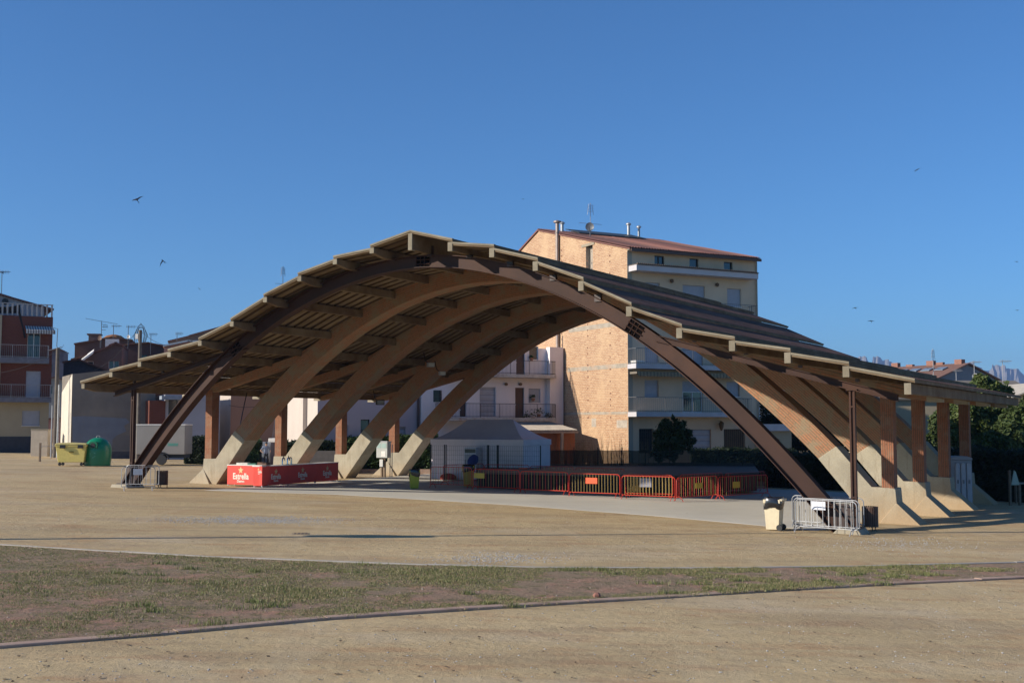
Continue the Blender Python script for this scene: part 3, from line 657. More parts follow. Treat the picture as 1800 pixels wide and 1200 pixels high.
def wheelie(fr, body, label, h=1.0, w=.27, d=.27, wheels=True, lid=None, seed=1, name='wheeled_bin'):
    t = fthing(name, label, 'wheelie bin', fr); mb = MB(); q = .80
    pr = [(q, .03), (1, h - .12), (1.06, h - .12), (1.07, h)]; n = len(mb.v)
    for k, z in pr:
        for sx, sy in ((-1, -1), (1, -1), (1, 1), (-1, 1)): mb.v.append((sx * w * k, sy * d * k, z))
    for j in range(3):
        for i in range(4): i2 = (i + 1) % 4; mb.f.append((4 * j + i, 4 * j + i2, 4 * j + 4 + i2, 4 * j + 4 + i))
    mb.f.append((3, 2, 1, 0)); mb.build('body', body, t, bevel=.025)
    mb = MB(); mb.box(-w * .95, w * .95, -d * .95, d * .95, h - .06, h - .03); mb.build('rubbish', mat('rubbish', (.34, .22, .14), .9, .5, 20, .4), t)
    mb = MB(); bag(mb, w, d, h, seed=seed); mb.build('bin_bag', BAG, t, smooth=True)
    if lid:
        mb = MB(); mb.box(w * 1.0, w * 1.3, -d, d, h - .04, h + .02); mb.tube([(w * 1.35, -d * .9, h), (w * 1.35, d * .9, h)], .022, 8); mb.build('handle', lid, t)
    if wheels:
        for sy in (-1, 1):
            mb = MB(); M = Matrix.Translation((w * .9, sy * d * .86, .10)) @ Matrix.Rotation(math.pi / 2, 4, 'X')
            mm = MB(); mm.lathe([(.02, -.03), (.10, -.03), (.105, 0), (.10, .03), (.02, .03)], n=18); mm.v = [tuple(M @ Vector(p)) for p in mm.v]; mm.build('wheel', RUB, t, smooth=True)
    return t
CRM = plain('cream_plastic', (.72, .62, .42), .45)
wheelie(gfr(1361, 931, -.5, .0), CRM, 'cream wheeled bin lined with a black bag at the corner of the slab', 1.03, .27, .27, True, CRM, 3)
YGB = plain('lime_plastic', (.33, .36, .03), .5)
wheelie(gfr(728, 859.5, .2), YGB, 'lime yellow bin topped with a black bag at the left end of the red barriers', .95, .25, .25, False, None, 5, 'plastic_bin')
wheelie(gfr(823, 855.5, .1), plain('ochre_plastic', (.42, .26, .03), .5), 'ochre bin with black bag behind the barriers, in front of the tent', 1.12, .3, .28, False, None, 8, 'plastic_bin')
fr = gfr(828, 852); t = fthing('blue_sack', 'dark blue sack standing on the ochre bin in front of the tent', 'sack', Fr(fr.o + Vector((.05, -.05, 1.12)), .3)); mb = MB()
mb.lathe([(.05, -.02), (.27, .02), (.32, .2), (.26, .42), (.12, .52), (.03, .55)], n=14, sx=1, sy=.7); mb.v = [(x + .25 * z, y, z + .04 * noise.noise((x * 4, y * 4, z * 4))) for x, y, z in mb.v]; mb.build('cloth', plain('blue_cloth', (.02, .035, .16), .7), t, smooth=True)
# recycling containers -------------------------------------------------
fr = gfr(97, 818.5, .1, 0); s_ = 1.0; cw = fr.px(150, 812)[0]
t = fthing('recycling_container', 'yellow four wheeled recycling container with flat lid', 'container', fr); YC = plain('yellow_plastic', (.80, .66, .20), .45)
mb = MB(); d = 1.15; hb = 1.30
lo = [(.14, .1), (cw - .14, .1), (cw - .14, d - .1), (.14, d - .1)]; hi = [(0, 0), (cw, 0), (cw, d), (0, d)]
mb.v = [(x, y, .24) for x, y in lo] + [(x, y, hb) for x, y in hi] + [(x + (-.05 if x == 0 else .05), y + (-.05 if y == 0 else .05), hb) for x, y in hi] + [(x + (-.05 if x == 0 else .05), y + (-.05 if y == 0 else .05), hb + .1) for x, y in hi]
mb.f = [(3, 2, 1, 0)]
for j in range(3):
    for i in range(4): i2 = (i + 1) % 4; mb.f.append((4 * j + i, 4 * j + i2, 4 * j + 4 + i2, 4 * j + 4 + i))
mb.f.append((12, 13, 14, 15)); mb.build('body', YC, t, bevel=.03)
mb = MB(); mb.prism([(-.08, hb + .10), (cw + .08, hb + .10), (cw + .02, hb + .2), (cw * .5, hb + .26), (.05, hb + .24)], -.08, d + .08); mb.build('lid', mat('pale_yellow_lid', (.72, .60, .22), .5, .2, 3, .05), t, bevel=.02)
for x in (.3, cw - .5):
    mb = MB(); mb.box(x, x + .34, -.13, -.03, hb - .12, hb + .12); mb.build('latch', BLACKM, t)
mb = MB(); mb.box(cw * .45, cw * .6, -.012, .03, hb - .42, hb - .32); mb.build('label_plate', plain('ochre_label', (.32, .22, .03), .5), t)
for x in (.24, cw - .3):
    for y in (.18, d - .18):
        mb = MB(); M = Matrix.Translation((x, y, .11)) @ Matrix.Rotation(math.pi / 2, 4, 'X'); mb.lathe([(.02, -.035), (.10, -.035), (.11, 0), (.10, .035), (.02, .035)], n=16); mb.v = [tuple(M @ Vector(p)) for p in mb.v]; mb.box(x - .05, x + .05, y - .05, y + .05, .14, .26); mb.build('wheel', RUB, t)
fr = gfr(171.5, 818.5, -.05, 0); t = fthing('bottle_bank', 'green dome shaped bottle bank beside the yellow container', 'bottle bank', fr); rr = fr.px(195, 800)[0]
GP = plain('green_plastic', (.004, .20, .085), .3, 0, .6); mb = MB()
prf = [(rr * .93, .02), (rr * .97, .5), (rr, 1.0), (rr * .985, 1.2), (rr * .93, 1.4), (rr * .82, 1.58), (rr * .66, 1.74), (rr * .45, 1.86), (rr * .22, 1.93), (.06, 1.95)]
mb.lathe(prf, n=40); mb.build('shell', GP, t, smooth=True)
mb = MB()
mb.prism([(-rr * .35, 1.18), (rr * .35, 1.18), (rr * .33, 1.62), (rr * .2, 1.68), (-rr * .2, 1.68), (-rr * .33, 1.62)], -rr * .985, -rr * .35); mb.build('mouth_box', plain('dark_green_plastic', (.003, .13, .055), .4), t, bevel=.03)
mb = MB(); mb.lathe([(.09, 1.30), (.16, 1.30), (.17, 1.36), (.1, 1.38)], n=16); mb.v = [(x, -rr * .99 - .02 + (z - 1.3) * .3, 1.42 + y) for x, y, z in mb.v]; mb.build('mouth', BLACKM, t)
mb = MB(); mb.tube([(-.12, 0, 1.94), (-.10, 0, 2.06), (.10, 0, 2.06), (.12, 0, 1.94)], .02, 6); mb.build('lifting_ring', GALV, t)
mb = MB()   # pale three arrow emblem
for k in range(3):
    a = 2 * math.pi * k / 3 + .5; M = Matrix.Rotation(a, 4, 'Y'); y = -rr * .992
    for q in ([(-.13, .15), (.06, .15), (.06, .19), (-.13, .19)], [(.06, .11), (.15, .17), (.06, .23)]):
        n = len(mb.v); mb.v += [tuple(M @ Vector((px_, 0, pz_)) + Vector((0, y, .78))) for px_, pz_ in q]; mb.f.append(tuple(range(n, n + len(q))))
mb.v = [(x, -math.sqrt(max(.01, (rr * .992) ** 2 - x * x)) - .006, z) for x, y, z in mb.v]; mb.build('emblem', plain('pale_green_print', (.10, .38, .24), .5), t)
# ---- red beer counters
RED = mat('red_counter_panel', (.76, .055, .03), .5, .12, 1.5, .03, c2=(.66, .045, .028), fine=14); WT = plain('white_counter_top', (.78, .77, .74), .35); LOGO = plain('white_print', (.80, .76, .66), .5); GOLD = plain('gold_print', (.72, .52, .24), .5)
def text_mesh(body, size, matl, parent, x, y, z, shear=0, bold=.0, name='lettering', sx=1):
    cu = bpy.data.curves.new('t', 'FONT'); cu.body = body; cu.size = size; cu.align_x = 'CENTER'; cu.align_y = 'CENTER'; cu.offset = bold; cu.shear = shear; cu.extrude = .002
    ob = bpy.data.objects.new('t', cu); COL.objects.link(ob); bpy.context.view_layer.update()
    me = bpy.data.meshes.new_from_object(ob.evaluated_get(bpy.context.evaluated_depsgraph_get())); bpy.data.objects.remove(ob)
    me.transform(Matrix.Translation((x, y, z)) @ Matrix.Rotation(math.pi / 2, 4, 'X') @ Matrix.Scale(sx, 4, (1, 0, 0)))
    me.materials.clear(); me.materials.append(matl); o = bpy.data.objects.new(name, me); COL.objects.link(o); o.parent = parent; return o
def counter(fr, x0, x1, label, scale, top=True, H=1.17, nm='bar_counter'):
    f2 = Fr(fr.M @ Vector((x0, 0, 0)), fr.ang); wd = x1 - x0
    t = fthing(nm, label, 'bar counter', f2, 'red bar counters set in an L'); mb = MB()
    mb.box(.006, wd - .006, 0, .03, .07, H); mb.box(.006, .036, .03, .55, .07, H); mb.box(wd - .036, wd - .006, .03, .55, .07, H); pn = mb.build('front_panel', RED, t, bevel=.004)
    mb = MB(); mb.box(-.0, wd, -.03, .62, H, H + .035); mb.build('counter_top', WT, t, bevel=.006)
    mb = MB(); mb.box(.04, wd - .04, .03, .55, .32, .35); mb.build('shelf', WT, t)
    for x in (.05, wd - .05):
        for y in (.04, .5): mb = MB(); mb.box(x - .02, x + .02, y - .02, y + .02, 0, .07); mb.build('leg', GALV, t)
    c = wd / 2; zc = H * .52 if scale > .5 else H * .74; s = scale
    mb = MB(); pts = []
    for k in range(10):
        r = .155 * s if k % 2 == 0 else .065 * s; a = math.pi / 2 + k * math.pi / 5; pts.append((c + r * math.cos(a), zc + .20 * s + r * math.sin(a)))
    mb.prism(pts, -.009, -.003); mb.build('star', GOLD, pn)
    text_mesh('Estrella', .34 * s, LOGO, pn, c, -.006, zc - .045 * s, 0, .008 * s, sx=.84)
    text_mesh('Damm', .145 * s, LOGO, pn, c, -.006, zc - .235 * s, 0, .004 * s)
    return t
A_, B_, C_, D_ = ground(399, 853.5), ground(448, 855.8), ground(460.5, 857), ground(594.5, 847.5)
a1 = math.atan2(C_.y - A_.y, C_.x - A_.x); fr1 = Fr((A_.x, A_.y, gz(A_.x) + .018), a1); w1 = (C_ - A_).xy.length
a2 = math.atan2(D_.y - C_.y, D_.x - C_.x); fr2 = Fr((C_.x, C_.y, gz(C_.x) + .018), a2); w2 = (D_ - C_).xy.length
wb = fr1.px(447.5, 840)[0]; HC = fr1.px(430, 817)[1] - .03
counter(fr1, 0, wb, 'sunlit red bar counter with large star emblem, leftmost of the L', 1.25, H=HC)
counter(fr1, wb, w1, 'narrow red bar counter with a small emblem at the corner of the L', .5, H=HC)
xs_ = [0.02, fr2.px(508, 840)[0], fr2.px(555, 840)[0], w2]
for i, lb in enumerate(('shaded red bar counter just right of the corner module', 'middle red counter of the shaded side, below the beer taps', 'red bar counter at the far right end of the shaded side')): counter(fr2, xs_[i], xs_[i + 1], lb, 1.05, H=HC)
CHR = plain('chrome', (.75, .75, .75), .2, 1)
for x, lb in ((505, 'curved chrome beer tap, left of the pair on the red counter'), (514, 'chrome beer tap with two spouts, right of the pair on the red counter')):
    fx = fr2.px(x, 815)[0]; f2 = Fr(fr2.M @ Vector((fx, .3, HC + .035)), fr2.ang); t = fthing('beer_tap', lb, 'beer tap', f2, 'beer taps'); mb = MB()
    mb.tube([(0, 0, 0), (0, 0, .28), (.05, 0, .34), (.13, 0, .35), (.19, 0, .29), (.2, 0, .2)], .035, 8); mb.lathe([(.09, 0), (.09, .02), (.03, .04)], n=12); mb.build('column', CHR, t, smooth=True)
    mb = MB(); mb.tube([(.06, -.02, .34), (.02, -.04, .46)], .02, 6); mb.build('lever', BLACKM, t)
    if x > 510:
        mb = MB(); mb.tube([(.12, 0, .30), (.3, 0, .36), (.38, 0, .30), (.38, 0, .18)], .03, 8); mb.tube([(.36, 0, .0), (.36, 0, .2)], .05, 8); mb.build('spout', CHR, t, smooth=True)
for x, w_, h_, c, lb in ((420, .7, .10, (.62, .60, .55), 'flat pale tray lying on the left counter'), (455, .55, .14, (.14, .06, .03), 'dark brown box standing near the corner of the counters'), (437, .5, .07, (.05, .20, .14), 'low green box between the tray and the brown box')):
    fx = fr1.px(x, 815)[0]; f2 = Fr(fr1.M @ Vector((fx, .35, HC + .035)), fr1.ang + .1); t = fthing('storage_tray', lb, 'tray', f2); mb = MB()
    m = mat('tray_' + lb[:8].replace(' ', '_'), c, .6); mb.box(-w_ / 2, w_ / 2, -.15, .15, 0, .012)
    for q in ((-w_ / 2, -w_ / 2 + .012, -.15, .15), (w_ / 2 - .012, w_ / 2, -.15, .15), (-w_ / 2, w_ / 2, -.15, -.138), (-w_ / 2, w_ / 2, .138, .15)): mb.box(*q, .01, h_)
    mb.build('tray', m, t)
# ---- white tent
fr = gfr(758.5, 841.5, UANG); tw = fr.px(919.5, 800)[0]
td = fr.pxa(967, 800, tw)[0]; ez = fr.px(760, 771.5)[1]
TENTW = mat('white_tent_fabric', (.84, .76, .80), .75, .08, 1.2, .15, fine=6, c2=(.76, .69, .73)); TENTR = mat('tent_roof_fabric', (.58, .54, .62), .75, .08, 1.2, .1, fine=6, c2=(.52, .48, .57))
t = fthing('tent', 'white pop up tent with closed walls and peaked roof behind the barriers', 'tent', fr)
def sheet(mb, a, b, z0, z1, n=26, amp=.03, seed=0):
    a, b = Vector(a), Vector(b); nn = (b - a).normalized().cross(Vector((0, 0, 1)))
    mb.grid(lambda i, j: a.lerp(b, i / n) + nn * amp * (noise.noise((i * .45, j * .3, seed)) * (1 - j / 10) + .2 * noise.noise((i * 1.3, j * .5, seed))) + Vector((0, 0, z0 + (z1 - z0) * j / 8)), n, 8)
for (a, b, lab, sd) in (((0, 0, 0), (tw, 0, 0), 'wall_panel', 1), ((tw, 0, 0), (tw, td, 0), 'wall_panel', 2), ((tw, td, 0), (0, td, 0), 'wall_panel', 3), ((0, td, 0), (0, 0, 0), 'wall_panel', 4)):
    mb = MB(); sheet(mb, a, b, 0.01, ez - .3, amp=.05, seed=sd); mb.build(lab, TENTW, t, smooth=True)
mb = MB(); e = .05
for a, b in (((-e, -e, 0), (tw + e, -e, 0)), ((tw + e, -e, 0), (tw + e, td + e, 0)), ((tw + e, td + e, 0), (-e, td + e, 0)), ((-e, td + e, 0), (-e, -e, 0))): sheet(mb, a, b, ez - .33, ez, amp=.015)
mb.build('valance', TENTW, t, smooth=True)
r0, r1 = fr.px(823, 737, td / 2)[0], fr.px(902, 737, td / 2)[0]; rz_ = fr.px(860, 737, td / 2)[1]
mb = MB(); n = 10
def prf_(s): return s ** 1.45   # sagging fabric, steeper towards the ridge
def side(pa, pb, qa, qb):
    pa, pb, qa, qb = map(Vector, (pa, pb, qa, qb))
    def P(i, j):
        s = j / n; lo = pa.lerp(pb, i / 8); hi = qa.lerp(qb, i / 8); q = lo.lerp(hi, s); q.z = ez + (rz_ - ez) * prf_(s); return q
    mb.grid(P, 8, n)
c = [(-e, -e, 0), (tw + e, -e, 0), (tw + e, td + e, 0), (-e, td + e, 0)]; ra, rb = (r0, td / 2, 0), (r1, td / 2, 0)
side(c[0], c[1], ra, rb); side(c[1], c[2], rb, rb); side(c[2], c[3], rb, ra); side(c[3], c[0], ra, ra); mb.build('roof', TENTR, t, smooth=True)
for x, y in ((.05, .05), (tw - .05, .05), (tw - .05, td - .05), (.05, td - .05)):
    mb = MB(); mb.tube([(x, y, 0), (x, y, ez)], .03, 6); mb.build('leg', GALV, t)
# upright cooler in front of the tent
f2 = Fr(fr.M @ Vector((fr.px(816, 810, -.8)[0], -.8, 0)), UANG); cwid = f2.px(837, 810)[0]; ch = f2.px(826, 786)[1]; t = fthing('upright_cooler', 'tall white drinks cooler with grey green header in front of the tent', 'cooler', f2); mb = MB()
mb.box(0, cwid, 0, .6, .05, ch); mb.build('cabinet', plain('cooler_white', (.60, .62, .70), .4), t, bevel=.02); mb = MB(); mb.box(.05, cwid - .05, -.015, .01, ch - .32, ch - .1); mb.build('header', plain('green_grey', (.13, .14, .11), .4), t); mb = MB(); mb.box(.07, cwid - .07, -.02, .01, .25, ch - .42); d_ = mb.build('door', plain('cooler_door', (.45, .47, .55), .25), t); mb = MB(); mb.tube([(.10, -.06, .8), (.10, -.06, 1.2)], .015, 6); mb.build('handle', BLACKM, d_)
p = fr.M @ Vector((fr.px(791, 838, -.3)[0], -.5, 0)); t = thing('red_bundle', 'small red bundle lying at the foot of the left tent wall', 'bundle', p); mb = MB(); mb.lathe([(.1, 0), (.42, .02), (.46, .16), (.35, .3), (.12, .38)], n=14, sx=1.1, sy=.7); mb.build('cloth', plain('dull_red_cloth', (.35, .05, .035), .8), t, smooth=True)
# wire mesh panels before the tent
for i, (xa, xb, lb) in enumerate(((757, 781, 'short dark wire mesh panel at the left edge of the tent'), (784, 857, 'wire mesh fence panel in front of the cooler'), (859, 874, 'narrow wire mesh panel in the middle of the tent wall'), (876, 950, 'wire mesh fence panel before the right part of the tent'))):
    pa, pb = Fr(fr.o, UANG).px(xa, 820, -1.6)[0], fr.px(xb, 820, -1.6)[0]; f2 = Fr(fr.M @ Vector((pa, -1.6, 0)), UANG); wd = pb - pa; h = 2.1
    t = fthing('mesh_fence_panel', lb, 'fence panel', f2, 'dark mesh panels before the tent')
    for x in (0, wd): mb = MB(); mb.tube([(x, 0, 0), (x, 0, h)], .035, 6); mb.build('post', BLACKM, t)
    mb = MB(); k = 0
    x = .12
    while x < wd - .05: mb.box(x - .0035, x + .0035, -.003, .003, .1, h - .05); x += .14
    z = .15
    while z < h: mb.box(0, wd, -.003, .003, z - .0035, z + .0035); z += .27
    mb.build('mesh', BLACKM, t)
# ---- stage platform
pl = [ground(836, 857), ground(1180, 873.5), ground(1335, 867.5), ground(1322, 842), ground(850, 841)]
ctr = ground(1050, 855); t = thing('stage', 'low dark stage platform with skirted sides behind the red barriers', 'stage', (ctr.x, ctr.y, gz(ctr.x)))
mb = MB(); q = [(p.x - ctr.x, p.y - ctr.y) for p in pl]; mb.prism(q, .88, .98, 'z'); mb.build('deck', mat('stage_deck', (.10, .075, .065), .7, .3, 1.5, .1, dirt=(.16, .12, .10, .5)), t)
mb = MB(); q2 = [(x * .985, y * .985) for x, y in q]; mb.prism(q2, 0, .88, 'z'); mb.build('skirt', stripes('dark_skirt', (.035, .025, .022), (.015, .011, .010), .35, 3, .9, .5), t)
# ---- dark screened fence with reeds
a, b = at(967, 800, 72.5), at(1348, 800, 71.5); ang = math.atan2(b.y - a.y, b.x - a.x); fr = Fr((a.x, a.y, gz(a.x)), ang); wd = (b - a).xy.length; hz = fr.px(1000, 791)[1]
def mesh_fabric():
    m, nt, bs = newmat('dark_screen_fabric'); v = coord(nt); nt.links.new(mixc(nt, noise_(nt, v, .8), (.014, .028, .022), (.03, .04, .03)), bs.inputs['Base Color']); bs.inputs['Roughness'].default_value = .9
    tr = N(nt, 'BsdfTransparent'); ms = N(nt, 'MixShader'); ms.inputs[0].default_value = .20; nt.links.new(bs.outputs[0], ms.inputs[1]); nt.links.new(tr.outputs[0], ms.inputs[2]); nt.links.new(ms.outputs[0], nt.nodes['Material Output'].inputs[0]); return m
t = fthing('screen_fence', 'dark green screening fence on posts below the brick wall and yellow building', 'fence', fr); mb = MB()
mb.grid(lambda i, j: (wd * i / 60, .03 * noise.noise((i * .3, j, 0)), -.3 + (hz + .3 + .05 * noise.noise((i * .4, 9, 0))) * j / 3), 60, 3); mb.build('fabric', mesh_fabric(), t)
nposts = 9
for k in range(nposts + 1): mb = MB(); mb.tube([(wd * k / nposts, .08, -.3), (wd * k / nposts, .08, hz + .18)], .03, 6); mb.build('post', BLACKM, t)
rr_ = random.Random(3); mb = MB()
for k in range(150):
    x = rr_.uniform(.1, wd * .36) if k < 125 else rr_.uniform(wd * .3, wd * .5); h = hz + rr_.uniform(-.5, 1.1) ** 1 if k % 3 else hz + rr_.uniform(.2, .7); y = rr_.uniform(.4, 1.2); l = rr_.uniform(-.12, .12)
    mb.tube([(x, y, 0), (x + l, y, h * .6), (x + l * 2.2, y, h)], [.014, .010, .004], 3, False)
t2 = fthing('reed_clump', 'dry leafless canes growing behind the dark fence under the brick wall', 'reeds', fr); mb.build('stems', mat('dry_cane', (.30, .24, .14), .9, .4, 5, 0), t2)
# ================================================================== buildings
def wall_holes(mb, x0, x1, z0, z1, holes, rec=.18, y=0):
    """front wall at y with recessed openings (a0,a1,c0,c1)"""
    xs = sorted({x0, x1, *[min(max(v, x0), x1) for h in holes for v in h[:2]]}); zs = sorted({z0, z1, *[min(max(v, z0), z1) for h in holes for v in h[2:4]]})
    for a, b in zip(xs, xs[1:]):
        for c, d in zip(zs, zs[1:]):
            mx, mz = (a + b) / 2, (c + d) / 2
            if any(h[0] < mx < h[1] and h[2] < mz < h[3] for h in holes): continue
            if b - a > 1e-5 and d - c > 1e-5: mb.face([(a, y, c), (b, y, c), (b, y, d), (a, y, d)])
    for a, b, c, d in [h[:4] for h in holes]:
        mb.face([(a, y, c), (a, y, d), (a, y + rec, d), (a, y + rec, c)]); mb.face([(b, y, c), (b, y + rec, c), (b, y + rec, d), (b, y, d)])
        mb.face([(a, y, d), (b, y, d), (b, y + rec, d), (a, y + rec, d)]); mb.face([(a, y, c), (a, y + rec, c), (b, y + rec, c), (b, y, c)])
def fill(t, h, kind, y=0, rec=.18, sill=True):
    a, b, c, d = h[:4]; mb = MB(); e = .004
    if kind == 'shutter':
        mb.box(a + e, b - e, y + rec - .06, y + rec, c, d - .002); o = mb.build('roller_shutter', SHUT, t)
        if sill: mb = MB(); mb.box(a - .05, b + .05, y - .05, y + .05, c - .05, c - .002); mb.build('sill', WHITEP, o)
    elif kind in ('window', 'glass'):
        mb.box(a, b, y + rec - .02, y + rec, c, d); o = mb.build('window', GLASS, t); mb = MB(); w_ = .05; y0, y1 = y + rec - .07, y + rec - .022
        mb.box(a, a + w_, y0, y1, c, d); mb.box(b - w_, b, y0, y1, c, d); mb.box(a + w_, b - w_, y0, y1, d - w_, d); mb.box(a + w_, b - w_, y0, y1, c, c + w_)
        if b - a > .8: mb.box((a + b) / 2 - .03, (a + b) / 2 + .03, y0, y1, c + w_, d - w_)
        mb.build('frame', WHITEP if kind == 'window' else BLACKM, o)
    elif kind == 'door':
        mb.box(a, b, y + rec - .05, y + rec, c, d); o = mb.build('door', mat('wooden_door', (.10, .045, .03), .6, .3, 3, .1), t); mb = MB(); mb.box(a + .06, a + .1, y + rec - .09, y + rec - .052, (c + d) / 2 - .1, (c + d) / 2); mb.build('handle', GALV, o)
    elif kind == 'garage':
        mb.box(a, b, y + rec - .04, y + rec, c, d); mb.build('garage_door', stripes('garage_panel', (.40, .39, .42), (.26, .25, .28), .4, 2, .6, .3, .15), t)
    elif kind == 'gate':
        mb.box(a, b, y + rec - .02, y + rec, c, d); o = mb.build('gate', BLACKM, t); n = int((b - a) / .16); mb = MB()
        for k in range(n): x = a + (b - a) * (k + .5) / n; mb.box(x - .045, x + .045, y + rec - .08, y + rec - .03, c, d)
        mb.build('slats', mat('brown_slats', (.16, .11, .07), .7), o)
    elif kind == 'grille':
        mb.box(a, b, y + rec - .02, y + rec, c, d); o = mb.build('window', GLASS, t); mb = MB(); n = 7
        for k in range(n + 1): x = a + (b - a) * k / n; mb.box(x - .012, x + .012, y - .02, y, c, d)
        for k in range(8): z = c + (d - c) * k / 7; mb.box(a, b, y - .035, y - .021, z - .012, z + .012)
        mb.build('grille', BLACKM, o)
    return o if kind not in ('garage',) else None
def balcony(t, x0, x1, z, dep, rail_h, slabm, railm, th=.22, solid=False, step=.11, y=0, ends=True, end_light=True):
    mb = MB(); mb.box(x0, x1, y - dep, y - .002, z - th, z); o = mb.build('balcony', slabm, t, bevel=.01)
    mb = MB(); yy = y - dep + .05
    for zz in (z + .08, z + rail_h): mb.box(x0 + .03, x1 - .03, yy - .015, yy + .015, zz - .018, zz + .018)
    if ends:
        for xx in (x0 + .05, x1 - .05): mb.box(xx - .015, xx + .015, yy + .016, y - .01, z + rail_h - .018, z + rail_h + .018); mb.box(xx - .015, xx + .015, yy + .016, y - .01, z + .06, z + .1)
    n = int((x1 - x0) / step)
    for k in range(n + 1):
        x = x0 + .05 + (x1 - x0 - .1) * k / n; r = .020 if k % 14 == 0 else .006; mb.box(x - r, x + r, yy - r * .7, yy + r * .7, z, z + rail_h)
    if ends:
        for xx in (x0 + .05, x1 - .05):
            m_ = int(dep / step)
            for k in range(1, m_): mb.box(xx - .008, xx + .008, yy + k * step - .006, yy + k * step + .006, z + .08, z + rail_h)
    mb.build('railing', railm, o); return o
RAILG = plain('grey_railing', (.15, .15, .15), .5, .2); RAILD = plain('dark_railing', (.03, .028, .03), .5); RAILW = plain('pale_railing', (.38, .36, .35), .5)
# ---- apartment block with yellow facade and bare brick side wall
fr = frame(1105, 80); f = fr
bx1 = f.px(1331, 500)[0]; ez = f.px(1107, 437)[1]; bR = f.pxa(948, 500)[0]; rz = f.pxa(948, 406)[1]; bD = bR + 6.5; z0 = -1.0; rzD = rz - 2.6
blk = fthing('apartment_block', 'five storey apartment block with bare brick side wall, pale yellow front and red tiled roof', 'building', f)
YW = mat('yellow_render', (.68, .53, .38), .9, .10, .5, .08, c2=(.60, .47, .34), spec=.15, dirt=(.36, .31, .22, .35)); GW = mat('grey_render_stripe', (.40, .37, .30), .9, .1, .5, .08, spec=.15)
def zc1(px_, py_): # crop 3 coordinates -> px
    return (1100 + px_ / 6.923, 420 + py_ / 6.923)
def rect3(x0, y0, x1, y1, oy=420): return f.rect(1100 + x0 / 6.923, oy + y0 / 6.923, 1100 + x1 / 6.923, oy + y1 / 6.923)
H = []
for q in ((350, 205, 470, 310), (775, 240, 885, 350), (1195, 280, 1300, 385)): H.append((rect3(*q), 'glass'))
for q in ((240, 530, 415, 830), (695, 565, 965, 870), (1235, 605, 1405, 825)): H.append((rect3(*q), 'shutter'))
for q, k in (((235, 110, 400, 330), 'shutter'), ((690, 110, 940, 372), 'shutter'), ((1230, 130, 1385, 330), 'shutter'), ((230, 538, 400, 745), 'shutter'), ((690, 552, 935, 930), 'shutter'), ((1228, 560, 1385, 740), 'shutter')):
    H.append((rect3(*q, oy=590), k))
for q, k in (((165, 440, 335, 730), 'grille'), ((800, 445, 1040, 860), 'garage'), ((1195, 442, 1455, 860), 'gate')): H.append((rect3(*q, oy=690), k))
mb = MB(); wall_holes(mb, 0, bx1, z0, ez, [h for h, k in H])
mb.face([(bx1, 0, z0), (bx1, bD, z0), (bx1, bD, rzD), (bx1, bR, rz), (bx1, 0, ez)]); mb.face([(0, bD, z0), (bx1, bD, z0), (bx1, bD, rzD), (0, bD, rzD)])
mb.build('front_wall', YW, blk)
for h, k in H: fill(blk, h, k)
h = rect3(690, 680, 930, 930, oy=590); fill(blk, (h[0] + .02, h[1] - .02, h[2], h[3]), 'window', y=-.10, rec=.19)
mb = MB(); sh = [f.pxa(x, y) for x, y in ((1105, 437),)]
th_ = .25
b0, b1 = f.pxa(1042, 470)[0], f.pxa(1030, 470)[0]
wz0 = f.pxa(1036, 540)[1]; wz1 = f.pxa(1036, 432)[1]
# side wall with a tall narrow slot
lo, hi = min(b0, b1), max(b0, b1)
def roofz(b): return ez + (rz - ez) * b / bR if b < bR else rz + (rzD - rz) * (b - bR) / (bD - bR)
mb.face([(0, 0, z0), (0, lo, z0), (0, lo, roofz(lo)), (0, 0, ez)]); mb.face([(0, lo, z0), (0, hi, z0), (0, hi, wz0), (0, lo, wz0)]); mb.face([(0, lo, wz1), (0, hi, wz1), (0, hi, roofz(hi)), (0, lo, roofz(lo))])
mb.face([(0, hi, z0), (0, bD, z0), (0, bD, rzD), (0, bR, rz), (0, hi, roofz(hi))])
nf = len(mb.f); rq = random.Random(4)   # rows of tie holes left in the brickwork
for bcol in (2.2, 5.2, 8.9):
    z = 4
    while z < rz - 2: mb.box(-.014, .02, bcol + rq.uniform(-.05, .05), bcol + .09 + rq.uniform(0, .05), z, z + .1); z += rq.choice((.42, .42, .84, .84))
bw_ = mb.build('brick_side_wall', WALLBR, blk); bw_.data.materials.append(mat('hole_mortar', (.22, .11, .07), .9))
for p_ in bw_.data.polygons[nf:]: p_.material_index = 1
mb = MB(); mb.box(.35, .37, lo, hi, wz0, wz1); mb.box(0.002, .35, lo - .02, lo, wz0, wz1); mb.box(0.002, .35, hi, hi + .02, wz0, wz1); sl_o = mb.build('slot', mat('slot_render', (.44, .38, .31), .9), blk)
mb = MB(); mb.box(-.05, .05, lo - .25, hi + .55, wz1, wz1 + .18); mb.build('lintel', CONC, blk)
